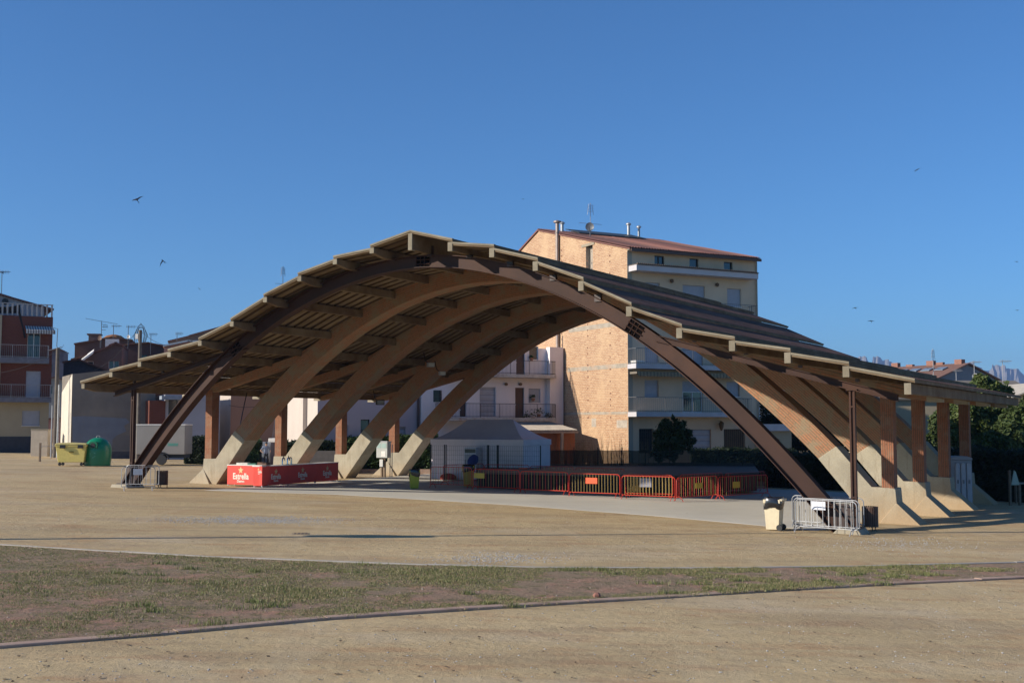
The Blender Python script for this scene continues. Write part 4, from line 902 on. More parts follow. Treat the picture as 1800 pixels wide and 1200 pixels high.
# concrete bands across the brick
for (xa, ya, xb, yb, th2) in ((1105, 641.5, 998, 649.5, .30), (1105, 725, 988, 724, .20), (1105, 566, 1000, 577, .32)):
    ba, za = f.pxa(xa, ya); bb, zb_ = f.pxa(xb, yb); zb_ = za; mb = MB(); mb.box(-.012, .0, .15, bb, za - th2 / 2, za + th2 / 2); mb.build('concrete_band', mat('band_concrete', (.44, .38, .30), .9, .3, 2, .2, dirt=(.50, .30, .18, .8)), blk)
for (xa, ya, xb, yb) in ((1040, 735, 1048, 750), (1084, 738, 1103, 752)):
    ba, za = f.pxa(xa, ya); bb, zb_ = f.pxa(xb, yb); mb = MB(); mb.box(-.010, .0, min(ba, bb), max(ba, bb), zb_, za); mb.build('mortar_patch', mat('mortar_patch', (.50, .43, .35), .9, .3, 3, .2), blk)
mb = MB(); mb.box(-.03, .35, -.014, -.0, z0, ez - .2); mb.build('corner_stripe', GW, blk)
# roof
def slab_quad(mb, a, b, c, d, th):
    n = len(mb.v); mb.v += [tuple(p) for p in (a, b, c, d)] + [(p[0], p[1], p[2] - th) for p in (a, b, c, d)]
    for q in ((0, 1, 2, 3), (7, 6, 5, 4), (0, 4, 5, 1), (1, 5, 6, 2), (2, 6, 7, 3), (3, 7, 4, 0)): mb.f.append(tuple(n + i for i in q))
rx1 = bx1 - .02; sl2 = (rz - ez) / bR; rf = MB()
rf.grid(lambda i, j: (-.12 + (rx1 + .12) * i / 200, -.45 + (bR + .45) * j / 12, ez + .16 + sl2 * (-.45 + (bR + .45) * j / 12) + .04 * math.sin(i * math.pi / 2) + .02 * noise.noise((i * .2, j * .5, 0))), 200, 12)
slab_quad(rf, (-.12, -.45, ez + .10 - sl2 * .45), (rx1, -.45, ez + .10 - sl2 * .45), (rx1, bR, rz + .10), (-.12, bR, rz + .10), .10)
slab_quad(rf, (-.12, bR, rz + .17), (rx1, bR, rz + .17), (rx1, bD + .3, rzD + .1), (-.12, bD + .3, rzD + .1), .12)
roof = rf.build('roof', TILE, blk)
mb = MB(); mb.box(-.03, rx1, -.56, -.46, ez - .24, ez - .05); mb.build('gutter', mat('dark_gutter', (.10, .06, .045), .6), blk)
mb = MB(); mb.box(-.03, rx1 - .1, -.45, -.003, ez - .12, ez - .06); mb.build('eave_soffit', GW, blk)
mb = MB(); b0 = f.pxa(985, 410)[0]
slab_quad(mb, (2.2, bR - 2.4, roofz(bR - 2.4) + .30), (8.4, bR - 2.4, roofz(bR - 2.4) + .30), (8.4, bR - .3, rz + .30), (2.2, bR - .3, rz + .30), .06); mb.build('roof_panel', mat('dark_roof_panel', (.05, .055, .05), .5), roof)
def flue(b, a, h, r, cap=True, cr=1.9, m=GALV, tall=0, base=None):
    z = (roofz(b) if base is None else base); mb = MB(); mb.tube([(a, b, z - .2), (a, b, z + h)], r, 10)
    if cap: mb.lathe([(r * .6, z + h), (r * cr, z + h + .02), (r * cr, z + h + .12), (r * .5, z + h + .2)], (a, b), 12)
    return mb.build('flue_pipe', m, blk, smooth=True)
bp = f.pxa(983, 470)[0]; zt = f.pxa(983, 392)[1]; zb = f.pxa(983, 600)[1] - 1
mb = MB(); mb.tube([(-.16, bp, 4.5), (-.16, bp, zt)], .14, 10); mb.lathe([(.1, zt), (.30, zt + .02), (.30, zt + .12), (.08, zt + .2)], (-.16, bp), 12)
for z in range(6, 19, 3): mb.box(-.3, -.001, bp - .15, bp + .15, z, z + .05)
mb.build('flue_pipe', mat('zinc_flue', (.36, .29, .25), .5, .2, 3, .05, metal=.4), blk, smooth=True)
flue(bR - .8, 1.6, .75, .13, cr=1.6); flue(bR - .5, 8.0, 1.15, .13, cr=1.6); flue(bR - .5, 9.0, 1.0, .10)
# ledge below the attic and balconies
hh = rect3(130, 308, 1625, 380); xa = f.px(1119, 470, -1.0)[0]; zl = f.px(1125, 475, -1.0)[1]
xE = f.px(1333, 490, -1.0)[0]
mb = MB(); mb.box(xa, xE, -1.0, -.002, zl, zl + .38); led = mb.build('ledge', mat('ledge_concrete', (.56, .53, .54), .85, .1, 1, .1), blk)
mb = MB(); mb.box(xa + .02, xE, -1.06, -.02, zl + .381, zl + .46)
for k in range(int((xE - xa) / .17)): mb.box(xa + .17 * k + .04, xa + .17 * k + .13, -1.10, -.95, zl + .40, zl + .50)
mb.build('tiles', mat('dark_tile_edge', (.13, .10, .08), .8), led)
xc = f.px(1118, 645, -1.05)[0]; xd = f.px(1322, 650, -1.05)[0]
SLW = mat('balcony_slab', (.56, .54, .56), .85, .15, 1, .1)
for y_, x_ in ((647, 1118), (732, 1118)):
    z = f.px(x_, y_, -1.05)[1]; o = balcony(blk, xc, xd, z + .32, 1.05, 1.0 if y_ > 700 else 1.05, SLW, RAILG, th=.32, step=.17)
    mb = MB(); mb.box(xc + .12, xc + .75, -.95, -.25, z + .33, z + .55); mb.build('planter', WHITEP, o) if y_ < 700 else None
z3 = f.px(1320, 562, -1.05)[1]; balcony(blk, f.px(1240, 560, -1.05)[0] - 3, xE - .1, z3, 1.05, 1.05, SLW, RAILG, th=.3, step=.17)
z = f.px(1118, 652, -1.05)[1]; mb = MB(); mb.box(xc + .1, xd - .1, -1.0, -.15, z - .16, z - .02); aw = mb.build('awning_case', plain('awning_case', (.20, .17, .13), .7), blk)
mb = MB(); n = int((xd - xc) / .14)
for k in range(n): x = xc + .15 + k * .14; mb.v += [(x, -1.04, z - .02), (x + .13, -1.04, z - .02), (x + .13, -1.06, z - .3), (x + .065, -1.06, z - .36), (x, -1.06, z - .3)]; b = len(mb.v) - 5; mb.f.append((b, b + 1, b + 2, b + 3, b + 4))
mb.build('awning_fringe', stripes('awning_stripes', (.34, .27, .16), (.16, .13, .09), .28, 0, .9, .1), aw)
for q in ((560, 512, 420), (1113, 558, 420)):
    x, z = f.px(1100 + q[0] / 6.923, q[2] + q[1] / 6.923, -.12); mb = MB(); mb.lathe([(.05, -.12), (.13, -.06), (.13, .08), (.05, .14)], n=10); mb.v = [(x + a, -.13 + b, z + c) for a, b, c in mb.v]; mb.build('wall_lamp', mat('bronze_lamp', (.12, .06, .02), .5), blk)
x, z = f.px(1268, 748, -.3); mb = MB(); mb.tube([(x, 0, z + .35), (x, -.3, z + .35)], .02, 6); mb.lathe([(.05, -.35), (.16, -.1), (.2, .2), (.06, .32)], (0, 0), 6); mb.v = mb.v[:12] + [(x + a, -.3 + b, z + c) for a, b, c in mb.v[12:]]; mb.build('wall_lantern', mat('bronze_lamp', (.12, .06, .02), .5), blk)
mb = MB(); mb.tube([(bx1 - .12, -.10, z0), (bx1 - .12, -.10, ez - .2)], .05, 8); mb.build('downpipe', GW, blk)
# porch block right of it
f = frame(1340, 84); t = fthing('porch', 'small pale flat roofed porch beside the yellow block behind the steel arch', 'building', f, None)
x1 = f.px(1398, 760)[0]; zt = f.px(1360, 745, 0)[1]; zb = f.px(1360, 757)[1]; mb = MB(); mb.box(0, x1, 0, 4, zb, zt); mb.build('roof', SLW, t); mb = MB(); wall_holes(mb, .2, x1 - .1, -1, zb, [(.5, x1 - 1.2, -.5, zb - .6)], y=.3, rec=.5); mb.box(.2, x1 - .1, .81, 3.9, -1, zb - .003); mb.build('wall', CREAM, t)
# ---- white house with two long balconies
fw = frame(985, 88); f = fw; xL = f.px(741, 700)[0]; zT = 3.32 + (748 - 612) / F * 88; LAV = mat('lavender_white_render', (.80, .73, .72), .9, .08, .6, .08, c2=(.74, .67, .66), spec=.15)
t = fthing('white_house', 'white house with two long dark railed balconies left of the brick wall', 'building', f)
def r4(x0, y0, x1, y1): return f.rect(780 + x0 / 5.294, 600 + y0 / 5.294, 780 + x1 / 5.294, 600 + y1 / 5.294)
H = [(r4(795, 45, 880, 172), 'window'), (r4(675, 60, 755, 322), 'door'), (r4(335, 425, 485, 700), 'garage'), (r4(665, 430, 750, 735), 'door'), (r4(790, 438, 900, 570), 'shutter'), (f.rect(762, 686, 776, 706), 'grille'), (r4(150, 560, 210, 700), 'door')]
mb = MB(); wall_holes(mb, xL, 0, -1, zT, [h for h, k in H])
mb.face([(xL, 0, -1), (xL, 9, -1), (xL, 9, zT), (xL, 0, zT)]); mb.face([(xL, 0, zT), (0, 0, zT), (0, 9, zT), (xL, 9, zT)]); mb.face([(xL, 9, -1), (0, 9, -1), (0, 9, zT), (xL, 9, zT)]); mb.face([(0, 0, -1), (0, 9, -1), (0, 9, zT), (0, 0, zT)])
mb.build('wall', LAV, t)
for h, k in H: fill(t, h, k, sill=False)
mb = MB(); xp = f.px(966, 640, -.5)[0]; mb.box(xp, -.05, -.55, -.002, -1, zT + .1); mb.build('side_wing', LAV, t)
SLC = mat('stained_balcony_edge', (.55, .52, .48), .9, .3, 4, .1, dirt=(.28, .16, .10, .9))
for x_, y_, xl in ((980, 664, 795), (980, 741, 775)):
    z = f.px(880, y_ - 1, -1.1)[1]; balcony(t, f.px(xl, y_, -1.1)[0], f.px(978, y_, -1.1)[0], z + .25, 1.1, 1.0, SLC, RAILD, th=.24, ends=True)
for x_, y_ in ((890, 675), (915, 675)):
    x, z = f.px(x_, y_, -.1); mb = MB(); mb.tube([(x, -.16, z), (x, -.01, z)], .11, 8); mb.build('wall_lamp', mat('bronze_lamp', (.12, .06, .02), .5), t)
mb = MB(); mb.tube([(.1, -.25, -1), (.1, -.25, zT + 1)], .07, 8); mb.build('downpipe', mat('brown_pipe', (.10, .06, .05), .6), t)
rq = random.Random(7)
def potted(fr_, x, y, b, lab, s=.5):
    px_, pz_ = fr_.px(x, y, b); tt = fthing('potted_plant', lab, 'potted plant', Fr(fr_.M @ Vector((px_, b, pz_)), fr_.ang), 'balcony plants'); mb = MB(); mb.lathe([(.10, 0), (.15, .2), (.16, .22), (.12, .22)], n=10); mb.build('pot', mat('terracotta_pot', (.36, .16, .09), .8), tt)
    mb = MB()
    for k in range(60):
        a, e_ = rq.uniform(0, 6.28), rq.uniform(.1, 1.4); r = s * rq.uniform(.4, 1); c = Vector((math.cos(a) * math.cos(e_) * r, math.sin(a) * math.cos(e_) * r * .5, .25 + math.sin(e_) * r * .8)); n = len(mb.v); u_ = Vector((rq.gauss(0, 1), rq.gauss(0, 1), rq.gauss(0, 1))).normalized() * .07; v_ = u_.orthogonal().normalized() * .05
        mb.v += [tuple(c - u_), tuple(c + v_), tuple(c + u_), tuple(c - v_)]; mb.f.append((n, n + 1, n + 2, n + 3))
    mb.build('foliage', leafmat('plant_leaf', (.03, .07, .02), (.05, .09, .03), (.02, .04, .015)), tt)
for x_, y_, lb, s in ((937, 739, 'wide green plant on the lower balcony of the white house', .8), (925, 740, 'small plant left of the wide one on the lower balcony', .4), (964, 739, 'potted plant near the right end of the lower balcony', .45), (947, 733, 'second green plant rising behind the wide one on the lower balcony', .6)): potted(fw, x_, y_, -.7, lb, s)
potted(fw, 934, 634, -.15, 'flowers on the sill of the upper white window', .22); potted(fw, 937, 705, -.15, 'dark plant on the sill of the lower shuttered window', .3)
# lean-to shed with corrugated roof
f = Fr(fw.M @ Vector((fw.px(905, 750, -4.5)[0], -4.5, 0)), GRID); x1 = f.px(1013, 755)[0]; zr = f.px(960, 756)[1]; zb_ = f.px(960, 742, 3.4)[1]
t = fthing('shed', 'low brick lean-to shed with a corrugated roof at the foot of the brick wall', 'shed', f); mb = MB()
mb.grid(lambda i, j: (x1 * i / 160, -.3 + 3.7 * j, zr + (zb_ - zr) * j + .045 * math.sin(i * math.pi / 2)), 160, 1); mb.build('roof', mat('fibre_cement', (.36, .31, .26), .9, .3, 1.5, .2, dirt=(.18, .14, .11, .8)), t)
mb = MB(); mb.box(0, x1, -.28, -.18, zr - .20, zr - .055); mb.box(x1 * .72, x1 * .72 + .18, -.28, -.1, -1, zr - .2); mb.build('beam', mat('shed_beam', (.40, .32, .26), .8), t)
mb = MB(); wall_holes(mb, 0, x1, -1, zr - .08, [(.3, 1.3, -.8, 1.6)], y=.2, rec=.2); mb.face([(.3, .4, -.8), (1.3, .4, -.8), (1.3, .4, 1.6), (.3, .4, 1.6)]); mb.build('wall', brick('shed_brick', (.36, .13, .06), (.30, .11, .06), (.25, .14, .09), .29, .1), t)
# ---- pink house (lavender front, sunlit white side)
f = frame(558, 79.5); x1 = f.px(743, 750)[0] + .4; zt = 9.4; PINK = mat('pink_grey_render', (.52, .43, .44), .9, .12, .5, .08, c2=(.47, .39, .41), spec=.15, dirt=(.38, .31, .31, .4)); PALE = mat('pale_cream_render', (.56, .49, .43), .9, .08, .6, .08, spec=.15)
t = fthing('pink_house', 'pinkish house with plain front and sunlit cream side wall seen behind the brick legs', 'building', f); H = [(f.rect(634, 737, 650, 765), 'glass'), (f.rect(601, 747, 612, 800), 'garage'), (f.rect(692, 750, 713, 800), 'garage')]
mb = MB(); wall_holes(mb, 0, x1, -.5, zt, [h for h, k in H]); mb.face([(0, 0, zt), (x1, 0, zt), (x1, 7.2, zt), (0, 7.2, zt)]); mb.face([(x1, 0, -.5), (x1, 7.2, -.5), (x1, 7.2, zt), (x1, 0, zt)]); mb.face([(0, 12, -.5), (x1, 12, -.5), (x1, 7.2, zt), (0, 7.2, zt)]); mb.build('wall', PINK, t)
for h, k in H: fill(t, h, k, sill=False)
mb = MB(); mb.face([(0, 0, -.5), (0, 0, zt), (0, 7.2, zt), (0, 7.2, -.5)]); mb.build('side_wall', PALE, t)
mb = MB(); bq = f.pxa(536, 720)[0]; mb.box(-.30, -.004, bq - .5, bq, -.5, zt); mb.build('wall_pier', PALE, t)
mb = MB(); x, z = f.px(735, 720, -.1); mb.tube([(x, -.1, -.5), (x, -.1, zt)], .08, 8); mb.build('downpipe', mat('brown_pipe', (.10, .06, .05), .6), t)
# ---- terracotta house
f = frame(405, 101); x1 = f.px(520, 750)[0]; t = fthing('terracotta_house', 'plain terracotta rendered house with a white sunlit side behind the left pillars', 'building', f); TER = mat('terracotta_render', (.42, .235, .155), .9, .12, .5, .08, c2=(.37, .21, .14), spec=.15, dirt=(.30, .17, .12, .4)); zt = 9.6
mb = MB(); mb.face([(0, 0, -.5), (x1, 0, -.5), (x1, 0, zt), (0, 0, zt)]); mb.face([(0, 0, zt), (x1, 0, zt), (x1, 9, zt), (0, 9, zt)]); mb.face([(x1, 0, -.5), (x1, 9, -.5), (x1, 9, zt), (x1, 0, zt)]); mb.face([(0, 9, -.5), (x1, 9, -.5), (x1, 9, zt), (0, 9, zt)]); mb.build('wall', TER, t)
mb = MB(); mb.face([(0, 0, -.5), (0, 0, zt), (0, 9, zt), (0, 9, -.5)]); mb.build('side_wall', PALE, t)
mb = MB(); mb.box(x1 * .8, x1 * .8 + .5, -.8, -.1, 3.4, 4.0); mb.build('wall_box', WHITEP, t)
# bluish plastered wall left of it
f = frame(290, 97); x1 = f.px(386, 750)[0]; zt = f.px(340, 694)[1]; t = fthing('plastered_house', 'bluish grey plastered house with brick corner behind the box trailer', 'building', f); H = [(f.rect(296, 700, 312, 742), 'glass')]
mb = MB(); wall_holes(mb, 0, x1, -.5, zt, [h for h, k in H]); mb.box(0, x1, .2, 7, -.5, zt); mb.build('wall', mat('blue_grey_render', (.40, .41, .46), .9, .15, .5, .08, c2=(.35, .35, .39)), t)
for h, k in H: fill(t, h, k)
mb = MB(); mb.box(-1.3, -.01, -.1, 5, -.5, zt - .5); mb.build('brick_corner', REDBR, t); mb = MB(); mb.box(-.5, 2.4, -1.0, -.01, f.px(300, 696)[1] - .3, f.px(300, 696)[1]); mb.build('canopy_slab', mat('blue_slab', (.28, .32, .38), .8), t)
# ---- grey workshop wall building with a sunlit end
f = frame(125, 95); x1 = f.px(272, 750)[0]; zl = f.px(125, 657)[1]; zr = f.px(270, 668)[1] + 1.2; bd = f.pxa(108, 720)[0]; t = fthing('grey_workshop', 'grey cement building with a blue grey paint patch and a narrow sunlit end wall', 'building', f)
def greywall():
    m, nt, bs = newmat('stained_cement'); v = coord(nt); c = mixc(nt, noise_(nt, v, .35, 5), (.17, .145, .12), (.26, .225, .18)); c = mixc(nt, math_(nt, 'MULTIPLY', noise_(nt, v, .9, 6, .7, .5, .68), .6), c, (.18, .17, .165)); c = mixc(nt, math_(nt, 'MULTIPLY', noise_(nt, v, 9, 4), .3), c, (.2, .19, .18))
    nt.links.new(c, bs.inputs['Base Color']); bs.inputs['Roughness'].default_value = .95; bump_(nt, bs, noise_(nt, v, 8, 5, .7, 0, 1), .3, .03); return m
mb = MB(); mb.prism([(0, -.5), (x1, -.5), (x1, zr), (0, zl)], 0, bd); mb.build('wall', greywall(), t)
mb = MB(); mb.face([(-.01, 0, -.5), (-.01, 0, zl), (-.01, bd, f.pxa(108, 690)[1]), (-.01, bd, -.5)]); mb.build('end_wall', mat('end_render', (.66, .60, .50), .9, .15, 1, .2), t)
a, z = f.px(127, 728), 0; pts = [f.px(x, y) for x, y in ((127, 732), (150, 731), (182, 733), (222, 735), (228, 742), (218, 748), (222, 758), (205, 765), (198, 772), (196, 800), (128, 800))]
mb = MB(); mb.prism(pts, -.012, -.002); mb.build('paint_patch', mat('blue_grey_paint', (.20, .225, .265), .9, .15, 1, .1, c2=(.17, .19, .23), dirt=(.20, .19, .18, .4)), t)
pts = [f.px(x, y) for x, y in ((198, 766), (232, 764), (268, 764), (268, 790), (197, 790))]; mb = MB(); mb.prism(pts, -.010, -.001); mb.build('paint_patch', mat('grey_paint', (.20, .185, .17), .9, .15, 1, .1), t)
mb = MB(); mb.box(x1 * .45, x1, -.05, -.013, -.5, f.px(230, 793)[1]); mb.build('dark_plinth', mat('dark_plinth', (.12, .11, .11), .9), t)
# ---- box trailer
f = Fr(at(240, 748, 84).xy.to_3d() + Vector((0, 0, gz(at(240, 748, 84).x))), .02); x1 = f.px(325, 780)[0]; zt = f.px(280, 747)[1]; t = fthing('box_trailer', 'long pale box trailer with faint green lettering strip and one visible wheel', 'trailer', f)
mb = MB(); mb.box(0, x1, 0, 2.1, .75, zt); mb.build('body', mat('trailer_panel', (.27, .25, .23), .6, .12, .8, .05, dirt=(.19, .17, .15, .5)), t, bevel=.03); mb = MB(); mb.box(-.02, x1 + .02, -.03, 2.12, zt, zt + .07); mb.build('top_trim', WHITEP, t)
mb = MB(); mb.box(x1 * .1, x1 * .98, .3, 1.8, .5, .75); mb.build('chassis', BLACKM, t)
xw = f.px(284, 810)[0]; mb = MB(); M = Matrix.Translation((xw, -.02, .38)) @ Matrix.Rotation(math.pi / 2, 4, 'X'); mb.lathe([(.17, -.1), (.36, -.1), (.38, 0), (.36, .1), (.17, .1)], n=20); mb.v = [tuple(M @ Vector(p)) for p in mb.v]; wh = mb.build('wheel', RUB, t, smooth=True); mb = MB(); mb.lathe([(.03, .02), (.19, .06), (.2, .0), (.1, -.06)], n=16); mb.v = [tuple(M @ Vector(p)) for p in mb.v]; mb.build('rim', GALV, wh)
mb = MB(); mb.tube([(xw + .52 * math.cos(a), -.06, .38 + .52 * math.sin(a)) for a in [k * math.pi / 8 for k in range(9)]], .05, 6); mb.build('mudguard', BLACKM, t)
xa = f.px(295, 781)[0]
xb, zl_ = f.px(313, 781); mb = MB()
for k in range(9): mb.box(xa + (xb - xa) * k / 9, xa + (xb - xa) * (k + .62) / 9, -.008, -.001, zl_ - .10, zl_ + .12 - .05 * (k % 2))
mb.build('faded_print', plain('green_print', (.10, .36, .28), .6), t)
# ---- left apartment building
f = frame(88, 108); fl = f; xL = f.px(-130, 700)[0]
def rz1(x0, y0, x1, y1, b=0): return f.rect(x0 / 3.75, 480 + y0 / 3.75, x1 / 3.75, 480 + y1 / 3.75, b)
def zz1(y, x=60, b=0): return f.px(x, 480 + y / 3.75, b)[1]
t = fthing('red_brick_apartments', 'dark red brick apartment building with three railed balconies at the left edge', 'building', f)
z_a, z_b, z_t = zz1(845), -.5, zz1(285)
xr = f.px(84, 650)[0]
H = [(rz1(180, 395, 265, 560), 'window'), (rz1(170, 645, 268, 830), 'shutter'), ]
H2 = [(rz1(145, 905, 262, 1005), 'shutter')]
mb = MB(); wall_holes(mb, xL, 0, z_a, z_t, [h for h, k in H]); mb.box(xL, 0, .2, 11, z_a, z_t); mb.build('brick_wall', REDBR, t)
mb = MB(); wall_holes(mb, xL, -.15, z_b, z_a - .004, [h for h, k in H2]); mb.box(xL, -.15, .2, 11, z_b, z_a - .004); mb.build('ground_floor_wall', CREAM, t)
for h, k in H + H2: fill(t, h, k)
mb = MB(); mb.box(xL, -1.2, -.04, -.002, z_b, zz1(1075)); mb.build('plinth', mat('dark_blue_plinth', (.05, .055, .07), .8), t)
mb = MB(); gx = f.px(78, 540, 2)[0]; mb.prism([(xL, z_t), (gx, z_t), (gx, zz1(225, 78, 2)), (f.px(0, 515, 2)[0], zz1(130, 0, 2)), (xL, zz1(130, 0, 2) + 1.2)], 2, 10); mb.build('penthouse_wall', mat('pale_blue_render', (.44, .45, .49), .9), t)
mb = MB(); slab_quad(mb, (gx + .8, 1.6, zz1(225, 78, 2) - .12), (gx + .8, 10.3, zz1(225, 78, 2) - .12), (xL, 10.3, zz1(130, 0, 2) + 1.35), (xL, 1.6, zz1(130, 0, 2) + 1.35), .14); mb.build('roof', TILE, t)
mb = MB(); mb.tube([(f.px(9, 530, 1.9)[0], 1.8, zz1(187, 9, 2)), (f.px(9, 530, 1.9)[0], 2.02, zz1(187, 9, 2))], .28, 14); mb.build('vent', BLACKM, t)
# terrace railing with posts
mb = MB(); zt0 = z_t; n = int((-xL) / .42); zt1 = zz1(207)
for k in range(n): x = -.1 - k * .42; mb.box(x - .07, x + .07, .1, .2, zt0, zt1)
mb.box(xL, 0, .08, .22, zt1, zt1 + .07); mb.build('terrace_railing', RAILW, t)
for (ys_, yr, lb) in ((590, 475, 1), (852, 735, 2)):
    z = zz1(ys_ - 32, 60, -1.1); balcony(t, xL, f.px(86 if lb == 1 else 92, 650, -1.1)[0], z, 1.1, zz1(yr, 60, -1.1) - z, mat('blue_slab_edge', (.19, .19, .22), .8), RAILW, th=.5 if lb == 1 else .42, step=.16)
h = rz1(165, 350, 340, 392); mb = MB(); slab_quad(mb, (h[0], -1.2, h[2] + .12), (h[1] + .2, -1.2, h[2] + .12), (h[1], -.02, h[3]), (h[0], -.02, h[3]), .03); mb.box(h[0], h[1] + .2, -1.22, -1.2, h[2] - .18, h[2] + .14); mb.build('awning', stripes('striped_awning', (.52, .52, .50), (.10, .09, .10), .22, 0, .9, .1), t)
p0 = [f.px(x / 3.75, 480 + y / 3.75, -.6) for x, y in ((122, 262), (136, 262), (150, 330), (174, 425), (158, 430), (146, 360), (128, 300))]; mb = MB(); mb.prism(p0, -.62, -.6); mb.prism([f.px(x / 3.75, 480 + y / 3.75, -.1) for x, y in ((-60, 222), (70, 218), (135, 206), (138, 262), (70, 262), (-60, 262))], .30, .34); mb.build('black_cloth', plain('black_cloth', (.012, .012, .014), .9), t)
mb = MB(); x, z = f.px(5, 560); mb.box(xL, f.px(3, 560)[0], -.35, -.01, z_a, zz1(285)); mb.build('cream_pier', CREAM, t)
# small low wall block and thin post before it
f = frame(55, 98, 0); x1 = f.px(84, 770)[0]; zt = f.px(70, 755.5)[1]; t = fthing('meter_hut', 'small square beige block wall standing before the left apartment building', 'wall', f); mb = MB(); mb.box(0, x1, 0, 1, -.3, zt); mb.build('block', mat('beige_block', (.42, .36, .29), .9, .15, 2, .1), t, bevel=.02); mb = MB(); mb.box(-.04, x1 + .04, -.04, 1.04, zt, zt + .06); mb.build('cap', CONC, t)
f = gfr(70, 811, 0, 0); t = fthing('wooden_post', 'thin wooden post left of the yellow container', 'post', f); mb = MB(); mb.box(-.06, .06, -.06, .06, -.1, f.px(70, 778)[1]); mb.build('stake', mat('old_wood', (.22, .16, .11), .9, .3, 6, .2), t); mb = MB(); mb.tube([(0, 0, 1.1), (1.2, .3, 1.12)], .02, 6); mb.build('rail', GALV, t)
# ---- hillside houses beyond, left
DKB = mat('dark_brown_wall', (.135, .07, .055), .9, .2, .6, .1); GBW = mat('grey_brown_wall', (.17, .12, .10), .9, .25, .6, .1, dirt=(.10, .07, .06, .5)); DTILE = mat('dark_tiles', (.17, .085, .065), .9, .3, 1, .3)
def far_house(name, lab, x0, x1, Y, prof_px, wallm, roofm, dep=9, openings=(), ang=0.25, side=None, roof_th=.18):
    """gabled or sloped house: prof_px gives the roofline over the front as photo points"""
    f = frame(x0, Y, ang); t = fthing(name, lab, 'building', f); pts = [f.px(x, y) for x, y in prof_px]; xa = pts[0][0]; xb = pts[-1][0]
    Hs = [(f.rect(*q[:4]), q[4]) for q in openings]
    mb = MB(); mb.prism([(xa, -.5)] + pts + [(xb, -.5)], .21 if Hs else 0, dep)
    if Hs:
        zm = min(z for x, z in pts) - .02; wall_holes(mb, xa, xb, -.5, zm, [h for h, k in Hs], rec=.2)
        mb.prism([(xa, zm)] + pts + [(xb, zm)], 0, .209)
        mb.face([(xa, 0, -.5), (xa, .21, -.5), (xa, .21, zm), (xa, 0, zm)]); mb.face([(xb, 0, -.5), (xb, .21, -.5), (xb, .21, zm), (xb, 0, zm)])
    mb.build('wall', wallm, t)
    if side: mb = MB(); mb.face([(xa - .01, 0, -.5), (xa - .01, 0, pts[0][1]), (xa - .01, dep, pts[0][1]), (xa - .01, dep, -.5)]); mb.build('side_wall', side, t)
    for h, k in Hs: fill(t, h, k, rec=.18, sill=False)
    for (xp, zp), (xq, zq) in zip(pts, pts[1:]):
        mb = MB(); slab_quad(mb, (xp - .1, -.35, zp + roof_th), (xq + .1, -.35, zq + roof_th), (xq + .1, dep + .2, zq + roof_th), (xp - .1, dep + .2, zp + roof_th), roof_th - .01); mb.build('roof', roofm, t)
    return t, f
def c6(x, y): return (100 + x / 6, 560 + y / 6)
t1, f1 = far_house('brown_gable_house', 'dark brown house with a low sloping roof and chimney, highest on the left hillside', 131, 200, 150, [c6(190, 275), c6(400, 235), c6(570, 205), c6(790, 235)], DKB, DTILE, 10, side=mat('green_cream_side', (.30, .30, .17), .9))
x, z = f1.px(*c6(385, 235)); mb = MB(); mb.box(x - .7, x + .7, 1, 2.2, z - .5, f1.px(*c6(385, 165))[1]); mb.box(x - .9, x + .9, .8, 2.4, f1.px(*c6(385, 165))[1], f1.px(*c6(385, 152))[1]); mb.build('chimney', mat('chimney_render', (.20, .13, .11), .9), t1)
x, z = f1.px(*c6(595, 235), -.3); mb = MB(); mb.lathe([(.2, -.5), (1.4, -.4), (1.5, .3), (.9, .75), (.2, .9)], n=10); mb.v = [(x + a, .5 + b * .4, z + c) for a, b, c in mb.v]; mb.build('dormer', mat('orange_brown_tiles', (.34, .15, .06), .9), t1)
t2_, f2_ = far_house('grey_brown_house', 'wide grey brown house with white framed windows below the brown gable', 137, 280, 128, [c6(160, 440), c6(380, 378), c6(560, 292), c6(620, 262), c6(690, 290)], GBW, DTILE, 9, openings=((*c6(258, 448), *c6(385, 540), 'window'), (*c6(545, 440), *c6(655, 525), 'window')))
x, z = f2_.px(*c6(578, 300)); mb = MB(); mb.box(x - .7, x + .7, .2, 1, z - 1.6, z + .9); mb.build('chimney', WHITEP, t2_)
a_, b_ = f2_.px(*c6(255, 410), -1)[0], f2_.px(*c6(382, 390), -1)[0]; z = f2_.px(*c6(320, 400), -1)[1]; mb = MB(); slab_quad(mb, (a_, -1, z - .4), (b_, -1, z + .6), (b_, 0, z + .9), (a_, 0, z - .1), .25); mb.build('awning', WHITEP, t2_)
far_house('rear_tiled_house', 'dark house with reddish tiled roof behind the utility pole', 215, 295, 140, [c6(690, 285), c6(960, 262), c6(1150, 300)], DKB, mat('reddish_tiles', (.26, .11, .07), .9, .4, 2, .4), 8, openings=((*c6(870, 380), *c6(950, 440), 'glass'),))
far_house('blue_shadow_house', 'low house at the foot of the hillside group, its front coloured as blue shade', 112, 150, 118, [c6(70, 470), c6(230, 440), c6(560, 570), c6(700, 600)], mat('blue_shade_wall', (.06, .065, .09), .9), DTILE, 6)  # dark blue of the wall stands in for shade
t4, f4 = far_house('peach_house', 'peach coloured house with white eaves showing above the canopy wing', 290, 385, 125, [c6(1130, 298), c6(1390, 240), c6(1420, 250), c6(1700, 245)], mat('peach_render', (.60, .28, .19), .9, .1), WHITEP, 8, openings=((*c6(1180, 305), *c6(1208, 360), 'window'), (*c6(1285, 275), *c6(1320, 300), 'window')))
far_house('dark_tiled_gable_house', 'house with dark pantile gable rising behind the peach house', 300, 400, 131, [c6(1180, 250), c6(1400, 192), c6(1740, 92), c6(1860, 120)], GBW, DTILE, 8)
